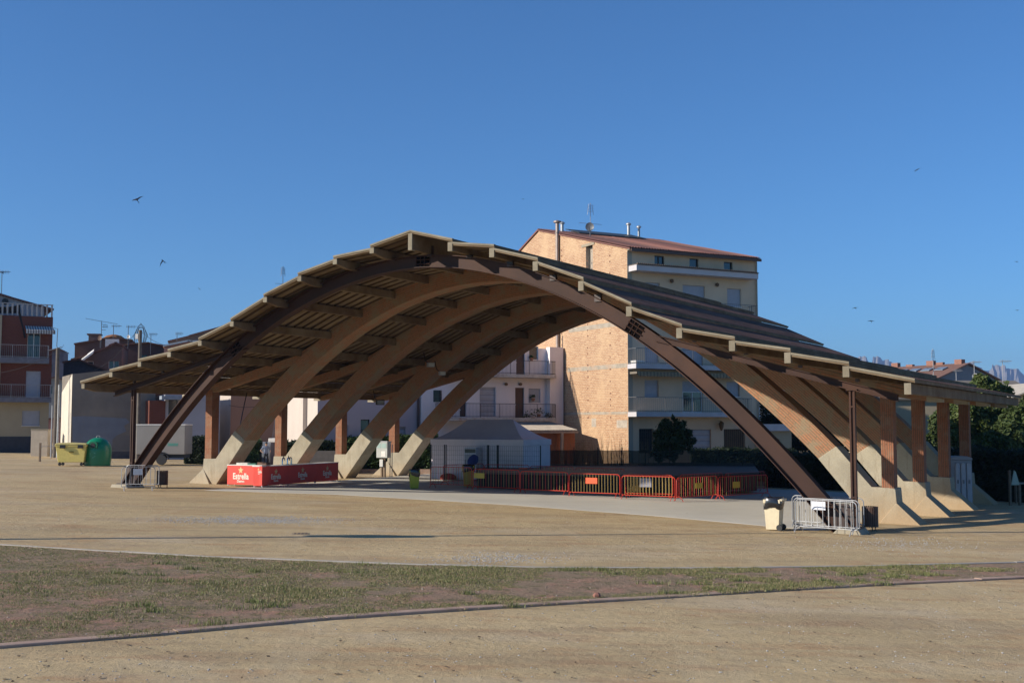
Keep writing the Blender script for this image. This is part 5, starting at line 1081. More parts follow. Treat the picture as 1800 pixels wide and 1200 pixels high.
far_house('distant_white_house', 'small distant pale house in the gap beside the left apartments', 78, 110, 175, [(70, 668), (96, 664), (118, 670)], mat('pale_far_wall', (.36, .35, .33), .9, .4, .4), DTILE, 8, openings=((86, 678, 92, 692, 'glass'), (96, 690, 103, 700, 'glass')))
far_house('distant_pink_house', 'low distant pink walled house behind the poles', 78, 112, 150, [(72, 738), (118, 735)], mat('pink_far_wall', (.42, .22, .19), .9), DTILE, 5)
far_house('distant_dark_house', 'distant dark house with a balcony between the poles', 80, 112, 185, [(72, 622), (104, 614), (112, 618)], mat('violet_far_wall', (.16, .14, .17), .9), DTILE, 6, openings=((84, 640, 92, 655, 'glass'),))
# ---- houses on the right
f = frame(1656, 130); x1 = f.px(1748, 665)[0]; xm = x1 / 2; zE = f.px(1656, 663)[1]; zA = f.px(1702, 641, 0)[1]; bl = f.pxa(1568, 650, xm)[0]
t = fthing('long_tiled_house', 'long house with brown tiled roof, skylights and a blue grey gable, in the right distance', 'building', f)
mb = MB(); mb.prism([(0, -2), (x1, -2), (x1, zE), (xm, zA), (0, zE)], 0, bl); mb.build('wall', mat('blue_grey_gable', (.21, .23, .26), .9, .1), t)
rf = MB(); slab_quad(rf, (-.8, -.3, zE - .1), (xm, -.3, zA + .22), (xm, bl, zA + .22), (-.8, bl, zE - .1), .15); slab_quad(rf, (x1 + .8, -.3, zE - .1), (x1 + .8, bl, zE - .1), (xm, bl, zA + .22), (xm, -.3, zA + .22), .15); rf2 = rf.build('roof', TILEX, t)
mb = MB(); mb.box(-.9, -.75, -.4, bl * .35, zE - .45, zE - .2); mb.build('white_fascia', WHITEP, t)
for k in range(4):
    b0 = bl * (.12 + .17 * k); mb = MB(); xa_, xb_ = xm * .42, xm * .62
    za_, zb_ = zE - .1 + (zA + .32 - zE) * (xa_ + .8) / (xm + .8), zE - .1 + (zA + .32 - zE) * (xb_ + .8) / (xm + .8); slab_quad(mb, (xa_, b0, za_ + .16), (xb_, b0, zb_ + .16), (xb_, b0 + 1.3, zb_ + .16), (xa_, b0 + 1.3, za_ + .16), .1); mb.build('skylight', plain('skylight_glass', (.20, .24, .28), .2), rf2)
for b, w_, h_ in ((.6, .6, .65), (bl * .30, .35, .45), (bl * .42, .5, .7), (bl * .9, .5, .7), (bl * .7, .4, .4)):
    mb = MB(); mb.box(xm - w_ / 2, xm + w_ / 2, b, b + 1.0, zA - .4, zA + h_); mb.build('chimney', mat('brick_chimney', (.30, .15, .11), .9, .2, 3, .1), rf2)
f = frame(1500, 108, .06); xa = 0; x1 = f.px(1840, 690)[0]; zr = f.px(1640, 667)[1]; zr = f.px(1700, 668.5, 6)[1]; ze = f.px(1700, 700)[1]
t = fthing('low_grey_roof_house', 'long low building with a grey brown roof behind the right hand trees', 'building', f); mb = MB(); mb.box(0, x1, .3, 11.7, -2, ze); mb.build('wall', CREAM, t); mb = MB(); slab_quad(mb, (-.3, 0, ze), (x1, 0, ze), (x1, 6, zr), (-.3, 6, zr), .15); slab_quad(mb, (-.3, 6, zr), (x1, 6, zr), (x1, 12, ze), (-.3, 12, ze), .15); mb.build('roof', mat('grey_brown_roof', (.21, .185, .155), .9, .25, .6, .2, dirt=(.14, .12, .10, .5)), t)
f = frame(1490, 128, -.08); x1 = f.px(1655, 727)[0]; ze = f.px(1600, 727)[1]; zr = f.px(1600, 688, 5.5)[1]; t = fthing('red_tiled_house', 'low house with a red tiled roof seen between the right pillars', 'building', f)
H = [(f.rect(1588, 733, 1600, 752), 'glass'), (f.rect(1560, 734, 1572, 756), 'glass')]
mb = MB(); wall_holes(mb, 0, x1, -2, ze - .1, [h for h, k in H], y=.4); mb.box(0, x1, .6, 6, -2, ze - .12); mb.build('wall', mat('grey_lilac_wall', (.36, .35, .37), .9, .15), t)
for h, k in H: fill(t, h, k, y=.4, sill=False)
xk = f.px(1622, 690, 5.5)[0]; mb = MB(); nT = 150
mb.grid(lambda i, j: ((x1 + (xk - x1) * j / 4) * i / nT, 5.5 * j / 4, ze + (zr - ze) * j / 4 + .035 * math.sin(i * math.pi / 2)), nT, 4); mb.build('roof', mat('red_tiles', (.36, .13, .085), .85, .3, 1.2, .5, fine=12), t)
mb = MB(); slab_quad(mb, (x1 + .25, -.1, ze + .06), (x1 + .5, -.1, ze + .02), (xk + .3, 5.5, zr + .06), (xk, 5.5, zr + .1), .22); mb.build('white_verge', WHITEP, t)
f = frame(1784, 96, 0); t = fthing('ochre_house', 'ochre yellow house wall at the right edge behind the canopy tip', 'building', f); zt = f.px(1790, 699)[1]; mb = MB(); mb.prism([(0, -2), (9, -2), (9, zt + 1.8), (3, zt + 1.2), (0, zt)], 0, 8); mb.build('wall', mat('ochre_render', (.60, .40, .18), .9, .1), t); mb = MB(); slab_quad(mb, (-.2, -.2, zt + .1), (3, -.2, zt + 1.35), (3, 8.2, zt + 1.35), (-.2, 8.2, zt + .1), .12); mb.build('roof', mat('pale_roof_edge', (.55, .50, .42), .9), t)
f = frame(1518, 135, 0); t = fthing('white_far_house', 'small white house far behind the right steel post', 'building', f); zt = f.px(1530, 680)[1]; x1 = f.px(1548, 690)[0]; mb = MB(); wall_holes(mb, 0, x1, -2, zt, [(x1 * .4, x1 * .55, zt - 1.2, zt - .4)], rec=.2); mb.box(0, x1, .2, 6, -2, zt); mb.build('wall', WHITEP, t); mb = MB(); slab_quad(mb, (x1 * .55, -.2, zt + .05), (x1 + .4, -.2, zt + .05), (x1 + .4, 6, zt + .4), (x1 * .55, 6, zt + .4), .2); mb.build('roof', mat('red_tiles', (.36, .13, .085)), t)
# ================================================================== aerials, poles, wires
AER = plain('aerial_metal', (.12, .12, .13), .5, .3); AERL = plain('aerial_pale', (.34, .35, .37), .5, .3)
def antenna(x, ytop, ybot, Y, label, kind=0, m=AER, rot=.3):
    p = at(x, ybot, Y); q = at(x, ytop, Y); h = q.z - p.z; t = thing('tv_antenna', label, 'antenna', p, rot, 'television aerials on the roofs'); mb = MB(); r = .022 * Y / 80
    mb.tube([(0, 0, -1.2), (0, 0, h)], r, 5); mb.build('mast', m, t); mb = MB(); r2 = r * .6; L_ = .35 * h + .5
    if kind == 0:
        mb.tube([(-L_ * .2, 0, h * .92), (L_ * .8, 0, h * .95)], r2, 4)
        for k in range(6): xx = -L_ * .15 + L_ * .9 * k / 6; mb.tube([(xx, -.4, h * .93), (xx, .4, h * .93)], r2 * .8, 4); mb.tube([(xx, 0, h * .93 - .18), (xx, 0, h * .93 + .18)], r2 * .7, 4)
    elif kind == 1:
        for z_, l_ in ((.98, 1.9), (.8, .6), (.66, .7), (.5, .5)): mb.tube([(-l_ if z_ > .9 else 0, 0, h * z_ + (.3 if z_ > .9 else 0)), (l_, 0, h * z_ - (.3 if z_ > .9 else 0))], r2, 4)
        for k in range(4): mb.tube([(.25 + .15 * k, 0, h * .7 - .2), (.25 + .15 * k, 0, h * .7 + .2)], r2 * .8, 4)
    elif kind == 2:
        mb.tube([(-.9, 0, h * .35), (.9, 0, h * .33)], r2, 4)
        for s in (-1, 1): mb.tube([(s * .25, 0, h * .62), (s * .12, 0, h * .97)], r2, 4)
        for k in range(5): mb.tube([(-.3, -.1, h * (.72 + .05 * k)), (.3, .1, h * (.72 + .05 * k))], r2 * .7, 4)
    mb.build('aerial', m, t); return t
def dish(x, y, Y, r, label, m, face=-.3):
    p = at(x, y, Y); t = thing('satellite_dish', label, 'satellite dish', p, face, 'satellite dishes'); mb = MB(); n = 20
    for j in range(5):
        rr_ = r * j / 4 + .001
        for k in range(n): a = 2 * math.pi * k / n; mb.v.append((rr_ * math.cos(a), -.25 * (rr_ / r) ** 2 * r, rr_ * math.sin(a)))
    for j in range(4):
        for k in range(n): k2 = (k + 1) % n; mb.f.append((j * n + k, j * n + k2, (j + 1) * n + k2, (j + 1) * n + k))
    mb.build('reflector', m, t, smooth=True); mb = MB(); mb.tube([(0, -.05, -r), (0, -r * .9, 0)], .02, 5); mb.tube([(0, .05, 0), (0, .05, -r - .9)], .03, 6); mb.build('feed_arm', AER, t)
antenna(1038, 357, 412, 88, 'tall aerial with a round dish on the roof of the yellow block', 2, AERL); dish(1037, 399, 87.4, .33, 'dark round dish on the aerial above the brick wall', plain('dark_dish', (.10, .11, .13), .5))
antenna(178, 564, 595, 148, 'tallest aerial with a long boom on the brown gable house', 1); antenna(199, 571, 600, 149, 'plain aerial right of the tallest one', 0); antenna(225, 572, 600, 139, 'aerial just left of the utility pole top', 0); antenna(265, 586, 606, 140, 'low aerial right of the utility pole', 0); antenna(311, 585, 600, 128, 'aerial above the peach house', 0)
antenna(497, 468, 515, 140, 'aerial showing above the left slope of the canopy', 2); antenna(3, 476, 500, 110, 'aerial at the left edge above the red brick apartments', 0); antenna(1641, 613, 665, 126, 'tall double aerial before the long tiled roof', 2, AERL); antenna(1763, 632, 672, 108, 'aerial mast on the low grey roof at the right', 0, AERL); antenna(1713, 634, 665, 127, 'aerial beside the right white dish', 0, AERL); antenna(1681, 650, 668, 124, 'thin mast in front of the blue grey gable', 0, AERL)
dish(1639, 662.5, 124, .28, 'left white satellite dish under the long tiled roof', WHITEP); dish(1714, 661, 124, .30, 'right white satellite dish in front of the blue grey gable', WHITEP); dish(176, 594, 147, .32, 'brown dish beside the tallest aerial', mat('rusty_dish', (.2, .12, .09), .7)); dish(226, 592, 139, .22, 'small white dish left of the utility pole', WHITEP)
POLE = mat('weathered_pole', (.16, .135, .11), .9, .35, 3, .2)
def pole(x, yt, Y, label, r0=.17, r1=.11, lean=0, col=POLE):
    p = at(x, 748, Y); z = gz(p.x); q = at(x, yt, Y); t = thing('utility_pole', label, 'utility pole', (p.x, p.y, z), 0); mb = MB(); mb.tube([(0, 0, -.3), (lean, 0, q.z - z)], [r0, r1], 10); mb.build('pole', col, t, smooth=True); return t, q
t, qp = pole(243, 580, 92, 'wooden utility pole with looped cables above the left canopy wing', .16, .13); mb = MB()
h = qp.z - t.location.z
for k, (w_, hh_) in enumerate(((.42, .45), (.32, .3), (.5, .2), (.25, .55))):
    mb.tube([(-w_ + .05 * k, .1, h - 1.1), (-w_ * 1.1, .1, h - .5), (-w_ * .6, .1, h + hh_ * .6), (0, .1, h + hh_), (w_ * .6, .1, h + hh_ * .6), (w_ * 1.1, .1, h - .4), (w_ * .7, .1, h - 1.0)], .022, 5)
mb.build('cable_loops', BLACKM, t); mb = MB(); mb.box(-.36, -.14, -.1, .1, h - .7, h - .3); mb.build('junction_box', WHITEP, t)
t, qq = pole(98, 612, 96, 'dark utility pole right of the left apartment building', .2, .14); h2 = qq.z - t.location.z
mb = MB(); mb.tube([(0, 0, h2 - .1), (-.1, 0, h2 + .2), (-.05, 0, h2 + 1.6), (-.6, 0, h2 + 1.7)], .03, 5); mb.tube([(-.8, 0, h2 - .2), (.3, 0, h2 + .1)], .04, 5); mb.build('bracket', AER, t)
t, _ = pole(102, 676, 95.5, 'slim pale pole leaning beside the dark utility pole', .09, .07, col=GALV); t, _ = pole(91, 712, 95, 'short thin post left of the dark utility pole', .06, .05, col=AERL)
def wire(a, b, sag, label, r=.018):
    a, b = Vector(a), Vector(b); mb = MB(); pts = []
    for k in range(17): s = k / 16; p = a.lerp(b, s); p.z -= sag * 4 * s * (1 - s); pts.append(p - a)
    mb.tube(pts, r, 4, False); o = mb.build('cable', BLACKM); o.location = a; tag(o, label, 'cable')
wire(qq + Vector((0, 0, -.3)), at(-60, 652, 106), .8, 'cable from the dark pole to the balcony of the left apartments'); wire(qq + Vector((0, 0, -.2)), at(112, 606, 120), .2, 'short cable running right from the dark pole top'); wire(qp + Vector((-.2, 0, -.2)), at(140, 655, 120), .9, 'cable sloping down left from the looped pole'); wire(qp + Vector((.2, 0, -.1)), at(290, 606, 120), .2, 'cable sloping right from the looped pole to the peach house')
wire(at(403, 712, 99), at(480, 706, 100), .3, 'thin cable across the terracotta wall'); wire(at(505, 700, 92), at(560, 725, 91), .3, 'thin cable over the cream side wall of the pink house'); wire(at(418, 770, 62), at(434, 690, 64), -.1, 'black cable hanging from the roof beside the first left leg', .025)
# tall lamp mast outside the left edge: its shadow crosses the sand
pb = ground(-120, 948); pe = ground(1330, 927); hs = (pe - pb).xy.length * math.tan(SUN_EL); dirn = (pe - pb)
base = Vector((pe.x, pe.y, 0)) - Vector((SUN_TRAVEL.x, SUN_TRAVEL.y, 0)) * (pe - pb).xy.length; hm = (pe - pb).xy.length * math.tan(SUN_EL)
ms_ = Vector((pb.x, pb.y, gz(pb.x))) 
t = thing('floodlight_mast', 'tall slim floodlight mast standing outside the left edge of the view', 'lamp post', ms_); mb = MB(); mb.tube([(0, 0, -.2), (0, 0, hm * .55), (0, 0, hm)], [.16, .12, .07], 8); mb.build('mast', GALV, t)
for q in (-1, 1): mb = MB(); mb.box(min(q * .15, q * .9), max(q * .15, q * .9), -.25, .25, hm * .42 - .2, hm * .42 + .6); mb.build('floodlight', BLACKM, t)
# floodlights hung under the canopy
for (x, y, Y, lb, sz_) in ((757, 641, 66, 'grey floodlight under the roof, left of the pair', .42), (777, 656, 65, 'pale floodlight lower right of the pair under the roof', .36), (668, 707, 70, 'dark lamp with bracket hanging at the third brick leg', .5)):
    p = at(x, y, Y); t = thing('floodlight', lb, 'floodlight', p, .5); mb = MB(); mb.box(-sz_ / 2, sz_ / 2, -.1, .1, -sz_ * .3, sz_ * .3); mb.build('housing', AERL if sz_ < .5 else BLACKM, t, bevel=.02); mb = MB(); mb.box(-sz_ * .42, sz_ * .42, -.115, -.101, -sz_ * .22, sz_ * .22); mb.build('glass', plain('lamp_glass', (.55, .55, .5), .2), t); mb = MB(); mb.tube([(0, .1, 0), (-.25, .2, .25), (-.3, .3, .7)], .03, 6); mb.build('arm', BLACKM, t)
# ================================================================== plants
rv = random.Random(11)
def leaves(blobs, n, size, rnd, shell=.55, flat=1.0):
    mb = MB(); wt = lambda b: (b[3] * b[4] * b[5]) ** .72; tot = sum(wt(b) for b in blobs)
    for (cx, cy, cz_, rx, ry, rz_) in blobs:
        k = int(n * (rx * ry * rz_) ** .72 / tot)
        for i in range(k):
            d = Vector((rnd.gauss(0, 1), rnd.gauss(0, 1), rnd.gauss(0, 1))).normalized(); r = shell + (1 - shell) * rnd.random() ** .7
            q = noise.noise((d.x * 2.2 + cx, d.y * 2.2 + cy, d.z * 2.2 + cz_)); r *= 1 + .55 * q
            if rnd.random() < .25: r *= rnd.uniform(.4, 1)
            c = Vector((cx + d.x * rx * r, cy + d.y * ry * r, cz_ + d.z * rz_ * r)); s = size * rnd.uniform(.6, 1.35)
            u = Vector((rnd.gauss(0, 1), rnd.gauss(0, 1), rnd.gauss(0, .6))).normalized(); nn = (d + Vector((rnd.gauss(0, .6), rnd.gauss(0, .6), rnd.gauss(0, .6) + .3))).normalized(); v = nn.cross(u)
            if v.length < .1: continue
            v.normalize(); u = v.cross(nn); n0 = len(mb.v)
            mb.v += [tuple(c - u * s), tuple(c + v * s * .45 + nn * s * .12), tuple(c + u * s), tuple(c - v * s * .45 + nn * s * .12)]; mb.f.append((n0, n0 + 1, n0 + 2, n0 + 3))
    return mb
def tree(name, label, base, blobs, n, size, m, trunk_h, r=.18, cat='tree', group=None, limbs=6):
    t = thing(name, label, cat, base, 0, group); rnd = random.Random(hash(label) % 1000 if False else len(label) * 7 + n)
    sat = []
    for b_ in blobs:
        sat.append((b_[0], b_[1], b_[2], b_[3] * .86, b_[4] * .86, b_[5] * .86))
        for k in range(7):
            d = Vector((rnd.gauss(0, 1), rnd.gauss(0, 1), rnd.gauss(.3, 1))).normalized(); q = rnd.uniform(.22, .42); sat.append((b_[0] + d.x * b_[3] * .88, b_[1] + d.y * b_[4] * .88, b_[2] + d.z * b_[5] * .88, b_[3] * q, b_[4] * q, b_[5] * q))
    if trunk_h > 0:
        mb = MB(); mb.tube([(0, 0, -.3), (.05, .02, trunk_h * .5), (-.03, .05, trunk_h), (.05, 0, trunk_h * 1.35)], [r, r * .8, r * .6, r * .3], 8)
        for k in range(limbs):
            b = blobs[k % len(blobs)]; e = Vector((b[0] + rnd.uniform(-.4, .4) * b[3], b[1] + rnd.uniform(-.4, .4) * b[4], b[2] + rnd.uniform(0, .5) * b[5])); s = Vector((0, 0, trunk_h * rnd.uniform(.6, 1.05))); m_ = s.lerp(e, .5) + Vector((0, 0, .1)); mb.tube([s, m_, e], [r * .45, r * .3, r * .1], 5)
        mb.build('trunk', mat('bark', (.13, .095, .07), .95, .35, 5, .5), t)
    leaves(sat, n, size, rnd).build('crown', m, t)
    return t
LG1 = leafmat('dark_laurel_leaf', (.035, .060, .016), (.060, .095, .025), (.15, .165, .045)); LG2 = leafmat('hedge_leaf', (.035, .065, .018), (.055, .095, .026), (.02, .035, .012)); LG3 = leafmat('citrus_leaf', (.05, .085, .02), (.08, .12, .028), (.20, .20, .06)); LGD = leafmat('shade_hedge_leaf', (.018, .030, .012), (.028, .042, .016), (.012, .018, .010))  # last, darkest leaf is a hedge leaf with shade put into its colour
def base_at(x, Y): p = at(x, 748, Y); return Vector((p.x, p.y, gz(p.x)))
def blob(b, x, y, Y, rx, rz_, ry=None):
    p = at(x, y, Y) - b; k = Y / F; return (p.x, p.y, p.z, rx * k, (ry or rx * .8) * k, rz_ * k)
# right hand trees
b = base_at(1738, 72); tree('laurel_tree', 'tall leafy tree rising above the right tip of the canopy roof', b, [blob(b, 1722, 690, 72, 32, 24), blob(b, 1748, 686, 73, 28, 22), blob(b, 1700, 735, 71, 42, 34), blob(b, 1745, 738, 72, 44, 38), blob(b, 1728, 668, 72, 16, 10), blob(b, 1675, 720, 73, 22, 26), blob(b, 1712, 775, 71, 44, 34)], 20000, .15, LG3, 1.8, .22)
b = base_at(1800, 68); tree('laurel_tree', 'rounded dark tree at the right edge under the ochre house', b, [blob(b, 1790, 745, 68, 36, 34), blob(b, 1815, 722, 69, 32, 26), blob(b, 1770, 772, 67, 38, 30), blob(b, 1820, 775, 68, 40, 40)], 15000, .15, LG1, 1.5, .2)
b = base_at(1650, 80); tree('laurel_tree', 'dark tree seen between the right brick pillars', b, [blob(b, 1655, 760, 80, 28, 34), blob(b, 1632, 790, 80, 26, 26), blob(b, 1672, 742, 81, 26, 30)], 9000, .15, LG1, 1.5, .2)
b = base_at(1592, 84); tree('laurel_tree', 'low bushy tree behind the second right pillar', b, [blob(b, 1592, 780, 84, 30, 26), blob(b, 1560, 795, 84, 28, 24)], 5000, .15, LG1, 1.2, .16)
b = base_at(1500, 95); tree('small_tree', 'small tree top peeping out below the roof beside the steel post', b, [blob(b, 1512, 690, 95, 9, 9), blob(b, 1505, 705, 95, 16, 16)], 1500, .15, LG3, 4, .14)
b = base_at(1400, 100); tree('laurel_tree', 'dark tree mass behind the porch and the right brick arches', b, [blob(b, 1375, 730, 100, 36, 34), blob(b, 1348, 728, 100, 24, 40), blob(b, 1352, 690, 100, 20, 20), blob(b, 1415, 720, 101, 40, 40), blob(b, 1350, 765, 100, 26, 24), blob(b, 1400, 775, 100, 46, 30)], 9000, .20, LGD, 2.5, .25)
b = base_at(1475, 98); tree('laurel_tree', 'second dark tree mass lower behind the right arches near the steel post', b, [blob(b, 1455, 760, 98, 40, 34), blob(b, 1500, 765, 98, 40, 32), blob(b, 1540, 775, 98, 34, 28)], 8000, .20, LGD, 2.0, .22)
def hedge(x0, x1, ybt, Yv, label, n, m, yb=845, size=.12, rough_=.5, Y1=None):
    a, c = base_at(x0, Yv), base_at(x1, Y1 or Yv); t = thing('hedge', label, 'hedge', a, math.atan2(c.y - a.y, c.x - a.x)); wd = (c - a).xy.length; h = at((x0 + x1) / 2, ybt, Yv).z - a.z; rnd = random.Random(n); mb = MB()
    hf = lambda x: h * (1 + .09 * noise.noise((x * .55, n, 0)) + .06 * noise.noise((x * 1.7, n, 1)) * rough_)
    for i in range(n):
        x = rnd.uniform(0, wd); s = rnd.random(); hx = hf(x)
        if s < .62: y, z = -.05 + .25 * noise.noise((x * 1.1, i % 7, rnd.random() * .2)) + rnd.uniform(-.12, .15), rnd.uniform(0, hx)
        else: y, z = rnd.uniform(-.1, 1.2), hx + rnd.gauss(0, .10) - .05
        y += .3 * noise.noise((x * .8, z * .9, 5)); c_ = Vector((x, y, z)); u = Vector((rnd.gauss(0, 1), rnd.gauss(0, 1), rnd.gauss(0, 1))).normalized(); v = u.orthogonal().normalized(); sz_ = size * rnd.uniform(.6, 1.3); n0 = len(mb.v)
        mb.v += [tuple(c_ - u * sz_), tuple(c_ + v * sz_ * .5), tuple(c_ + u * sz_), tuple(c_ - v * sz_ * .5)]; mb.f.append((n0, n0 + 1, n0 + 2, n0 + 3))
    mb.build('foliage', m, t); mb = MB(); nseg = max(4, int(wd / .6))
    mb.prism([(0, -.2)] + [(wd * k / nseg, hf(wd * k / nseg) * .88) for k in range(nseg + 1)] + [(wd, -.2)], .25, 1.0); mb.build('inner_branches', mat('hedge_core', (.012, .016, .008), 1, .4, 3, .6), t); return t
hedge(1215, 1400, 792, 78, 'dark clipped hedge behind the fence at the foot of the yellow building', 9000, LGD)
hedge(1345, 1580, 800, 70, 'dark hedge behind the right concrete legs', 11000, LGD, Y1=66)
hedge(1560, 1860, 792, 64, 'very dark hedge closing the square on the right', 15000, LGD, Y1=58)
hedge(598, 700, 770, 80, 'sunlit ivy hedge left of the electric cabinet', 11000, LG2, size=.10); hedge(690, 768, 768, 79, 'tall bright leafy hedge between the last left leg and the tent', 11000, LG2, size=.11)
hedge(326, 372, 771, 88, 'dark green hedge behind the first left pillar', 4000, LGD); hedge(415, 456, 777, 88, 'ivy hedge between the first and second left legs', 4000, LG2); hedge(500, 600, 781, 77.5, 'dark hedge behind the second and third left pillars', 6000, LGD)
b = base_at(1184, 75); tree('bushy_shrub', 'round dark shrub in front of the yellow facade above the fence', b, [blob(b, 1182, 778, 75, 34, 30), blob(b, 1160, 770, 75, 12, 14), blob(b, 1170, 760, 75, 18, 20), blob(b, 1192, 757, 75, 20, 20), blob(b, 1176, 744, 75, 6, 9), blob(b, 1190, 742, 75, 7, 8), blob(b, 1205, 775, 75, 16, 20), blob(b, 1160, 795, 75, 18, 14), blob(b, 1183, 735, 75, 4, 7)], 13000, .10, leafmat('shrub_leaf', (.030, .055, .016), (.05, .08, .022), (.09, .11, .03)), 1.5, .12, cat='shrub')
b = base_at(97, 190); tree('distant_tree', 'distant dark tree in the gap beside the dark utility pole', b, [blob(b, 97, 640, 190, 12, 14), blob(b, 104, 655, 190, 9, 10)], 1400, .3, LGD, 4, .3)
# ---- low wall and gate behind the left legs
f = frame(453, 90, 0); x1 = f.px(478, 790)[0]; zt = f.px(465, 776)[1]; t = fthing('metal_gate', 'grey sheet metal gate with a white post behind the person', 'gate', f); mb = MB(); mb.box(.1, x1, 0, .05, .05, zt); mb.build('sheet', mat('grey_sheet', (.30, .33, .38), .5, .1, 1, .05), t); mb = MB(); mb.box(0, .1, -.02, .1, 0, zt + .02); mb.build('post', WHITEP, t)
f = frame(472, 86, 0); x1 = f.px(512, 790)[0]; za, zb_ = f.px(490, 777)[1], f.px(490, 770)[1]; t = fthing('market_parasol', 'white flat stall roof on posts behind the second left pillar', 'stall', f); mb = MB(); mb.box(0, x1, 0, 1.6, za, zb_); mb.build('roof', WHITEP, t, bevel=.03)
for x in (.1, x1 - .1): mb = MB(); mb.tube([(x, .1, 0), (x, .1, za)], .03, 6); mb.build('leg', GALV, t)
f = frame(545, 76.5, 0); x1 = f.px(606, 790)[0]; t = fthing('garden_wall', 'low dark garden wall behind the third left leg', 'wall', f); mb = MB(); mb.box(0, x1, 0, .25, -.2, f.px(580, 792)[1]); mb.build('wall', mat('dark_plinth', (.12, .11, .11), .9), t)
f = frame(593, 78.5, 0); x1 = f.px(770, 830)[0]; t = fthing('border_edging', 'low stone edging along the foot of the ivy hedge', 'edging', f); mb = MB(); mb.box(0, x1, -.2, .05, -.1, .22); mb.build('edging', KERB, t)
f = gfr(623, 829, 0); t = fthing('white_block', 'small white block lying on the sand before the ivy hedge', 'block', f); mb = MB(); mb.box(-.25, .25, -.15, .15, 0, .18); mb.lathe([(.03, .18), (.03, .35), (.02, .36)], n=6); mb.build('block', WHITEP, t, bevel=.03)
# ---- electric cabinet on posts
f = gfr(672, 838, UANG, .0); t = fthing('electric_cabinet', 'grey electric cabinet with paper notices on a post beside the last left leg', 'cabinet', f); k = f.px(684, 800)[0] - f.px(665, 800)[0]; x0 = f.px(665, 800)[0]; za, zb_ = f.px(672, 804)[1], f.px(672, 776.5)[1]; mb = MB()
mb.box(x0, x0 + k, -.2, .2, za, zb_); cab = mb.build('box', mat('cabinet_grey', (.46, .48, .46), .5, .15, 3, .05), t, bevel=.01); mb = MB(); mb.box(x0 - .04, x0 + k + .04, -.25, .22, zb_, zb_ + .05); mb.build('rain_cap', GALV, cab)
for q, m in (((.06, .42, .62, .92), plain('green_paper', (.30, .42, .40), .6)), ((.5, .92, .62, .92), plain('green_paper', (.30, .42, .40), .6)), ((.45, .85, .08, .42), WHITEP)):
    mb = MB(); mb.box(x0 + k * q[0], x0 + k * q[1], -.212, -.202, za + (zb_ - za) * q[2], za + (zb_ - za) * q[3]); mb.build('notice', m, cab)
mb = MB(); mb.box(x0 + k * .25, x0 + k * .55, -.15, .15, za - .55, za - .1); mb.build('meter_box', mat('meter_pale', (.60, .60, .58), .5), t)
for q in (.35, .6): mb = MB(); mb.box(x0 + k * q - .05, x0 + k * q + .05, -.06, .06, -.1, za); mb.build('post', mat('old_wood', (.22, .16, .11)), t)
for x_, lb in ((685.5, 'thin galvanised pipe right of the electric cabinet'), (689, 'second thin pipe nearest the last left leg')): f = gfr(x_, 838, 0, 0); t = fthing('metal_pipe', lb, 'pipe', f); mb = MB(); mb.tube([(0, 0, -.1), (0, 0, f.px(x_, 781)[1])], .03, 6); mb.lathe([(.08, 0), (.08, .03), (.035, .04)], n=8); mb.build('pipe', GALV, t)
# ---- portable toilets
def toilet(x0, x1, yb, label):
    a = ground(x0, yb); f = Fr((a.x, a.y, gz(a.x)), -.12); w_ = f.px(x1, 840)[0]; H_ = 2.25; t = fthing('portable_toilet', label, 'portable toilet', f, 'portable toilets'); G1 = plain('grey_toilet_plastic', (.30, .31, .34), .5); G2 = plain('pale_toilet_plastic', (.44, .45, .50), .45)
    mb = MB(); mb.box(0, w_, 0, 1.15, .08, H_ - .12); mb.build('cabin', G1, t, bevel=.03); mb = MB(); mb.prism([(-.03, H_ - .12), (w_ + .03, H_ - .12), (w_ + .02, H_ - .02), (w_ * .8, H_ + .06), (w_ * .2, H_ + .06), (-.02, H_ - .02)], -.04, 1.2); mb.build('roof', G1, t, bevel=.02)
    for k in range(3):
        xa, xb = w_ * (.22 + .26 * k), w_ * (.22 + .26 * k + .21); mb = MB(); r = (xb - xa) / 2; pts = [(xa, .18), (xb, .18)] + [(xb - r + r * math.cos(q * math.pi / 6), H_ - .35 + r * math.sin(q * math.pi / 6)) for q in range(7)]
        mb.prism(pts, -.07, -.001); rb = mb.build('side_rib', G2, t, bevel=.02); mb = MB(); mb.box(xa + r * .6, xb - r * .6, -.085, -.071, 1.05, 1.22); mb.build('latch', plain('latch_grey', (.2, .2, .22), .5), rb)
    mb = MB(); mb.box(.02, w_ - .02, .02, 1.13, -.05, .08); mb.build('skid', BLACKM, t)
    return t
toilet(1672, 1709, 889, 'grey portable toilet with three raised side ribs right of the fourth pillar'); toilet(1629, 1660, 873, 'grey portable toilet half hidden between the second and third right pillars')
# ---- wooden play panel and bench at the right edge
p = ground(1776, 888); f = Fr((p.x, p.y, gz(p.x)), .3); t = fthing('play_panel', 'weathered wooden play panel with a pale green pointed board at the right edge', 'play equipment', f); z1 = f.px(1776, 826)[1]
for x in (0, .55): mb = MB(); mb.box(x - .05, x + .05, -.05, .05, -.1, z1 if x == 0 else z1 * .62); mb.build('post', mat('old_wood', (.22, .16, .11)), t)
mb = MB(); mb.prism([(.02, z1 * .58), (.5, z1 * .58), (.30, z1 * .95), (.2, z1)], -.09, -.055); mb.build('board', plain('pale_green_board', (.33, .40, .33), .6), t)
p = ground(1792, 884); f = Fr((p.x, p.y, gz(p.x)), .3); t = fthing('bench', 'small wooden bench seat behind the play panel at the right edge', 'bench', f); mb = MB(); mb.box(-.3, 1.0, -.2, .2, .95, 1.02); mb.build('seat', mat('pale_wood', (.36, .33, .28), .8), t)
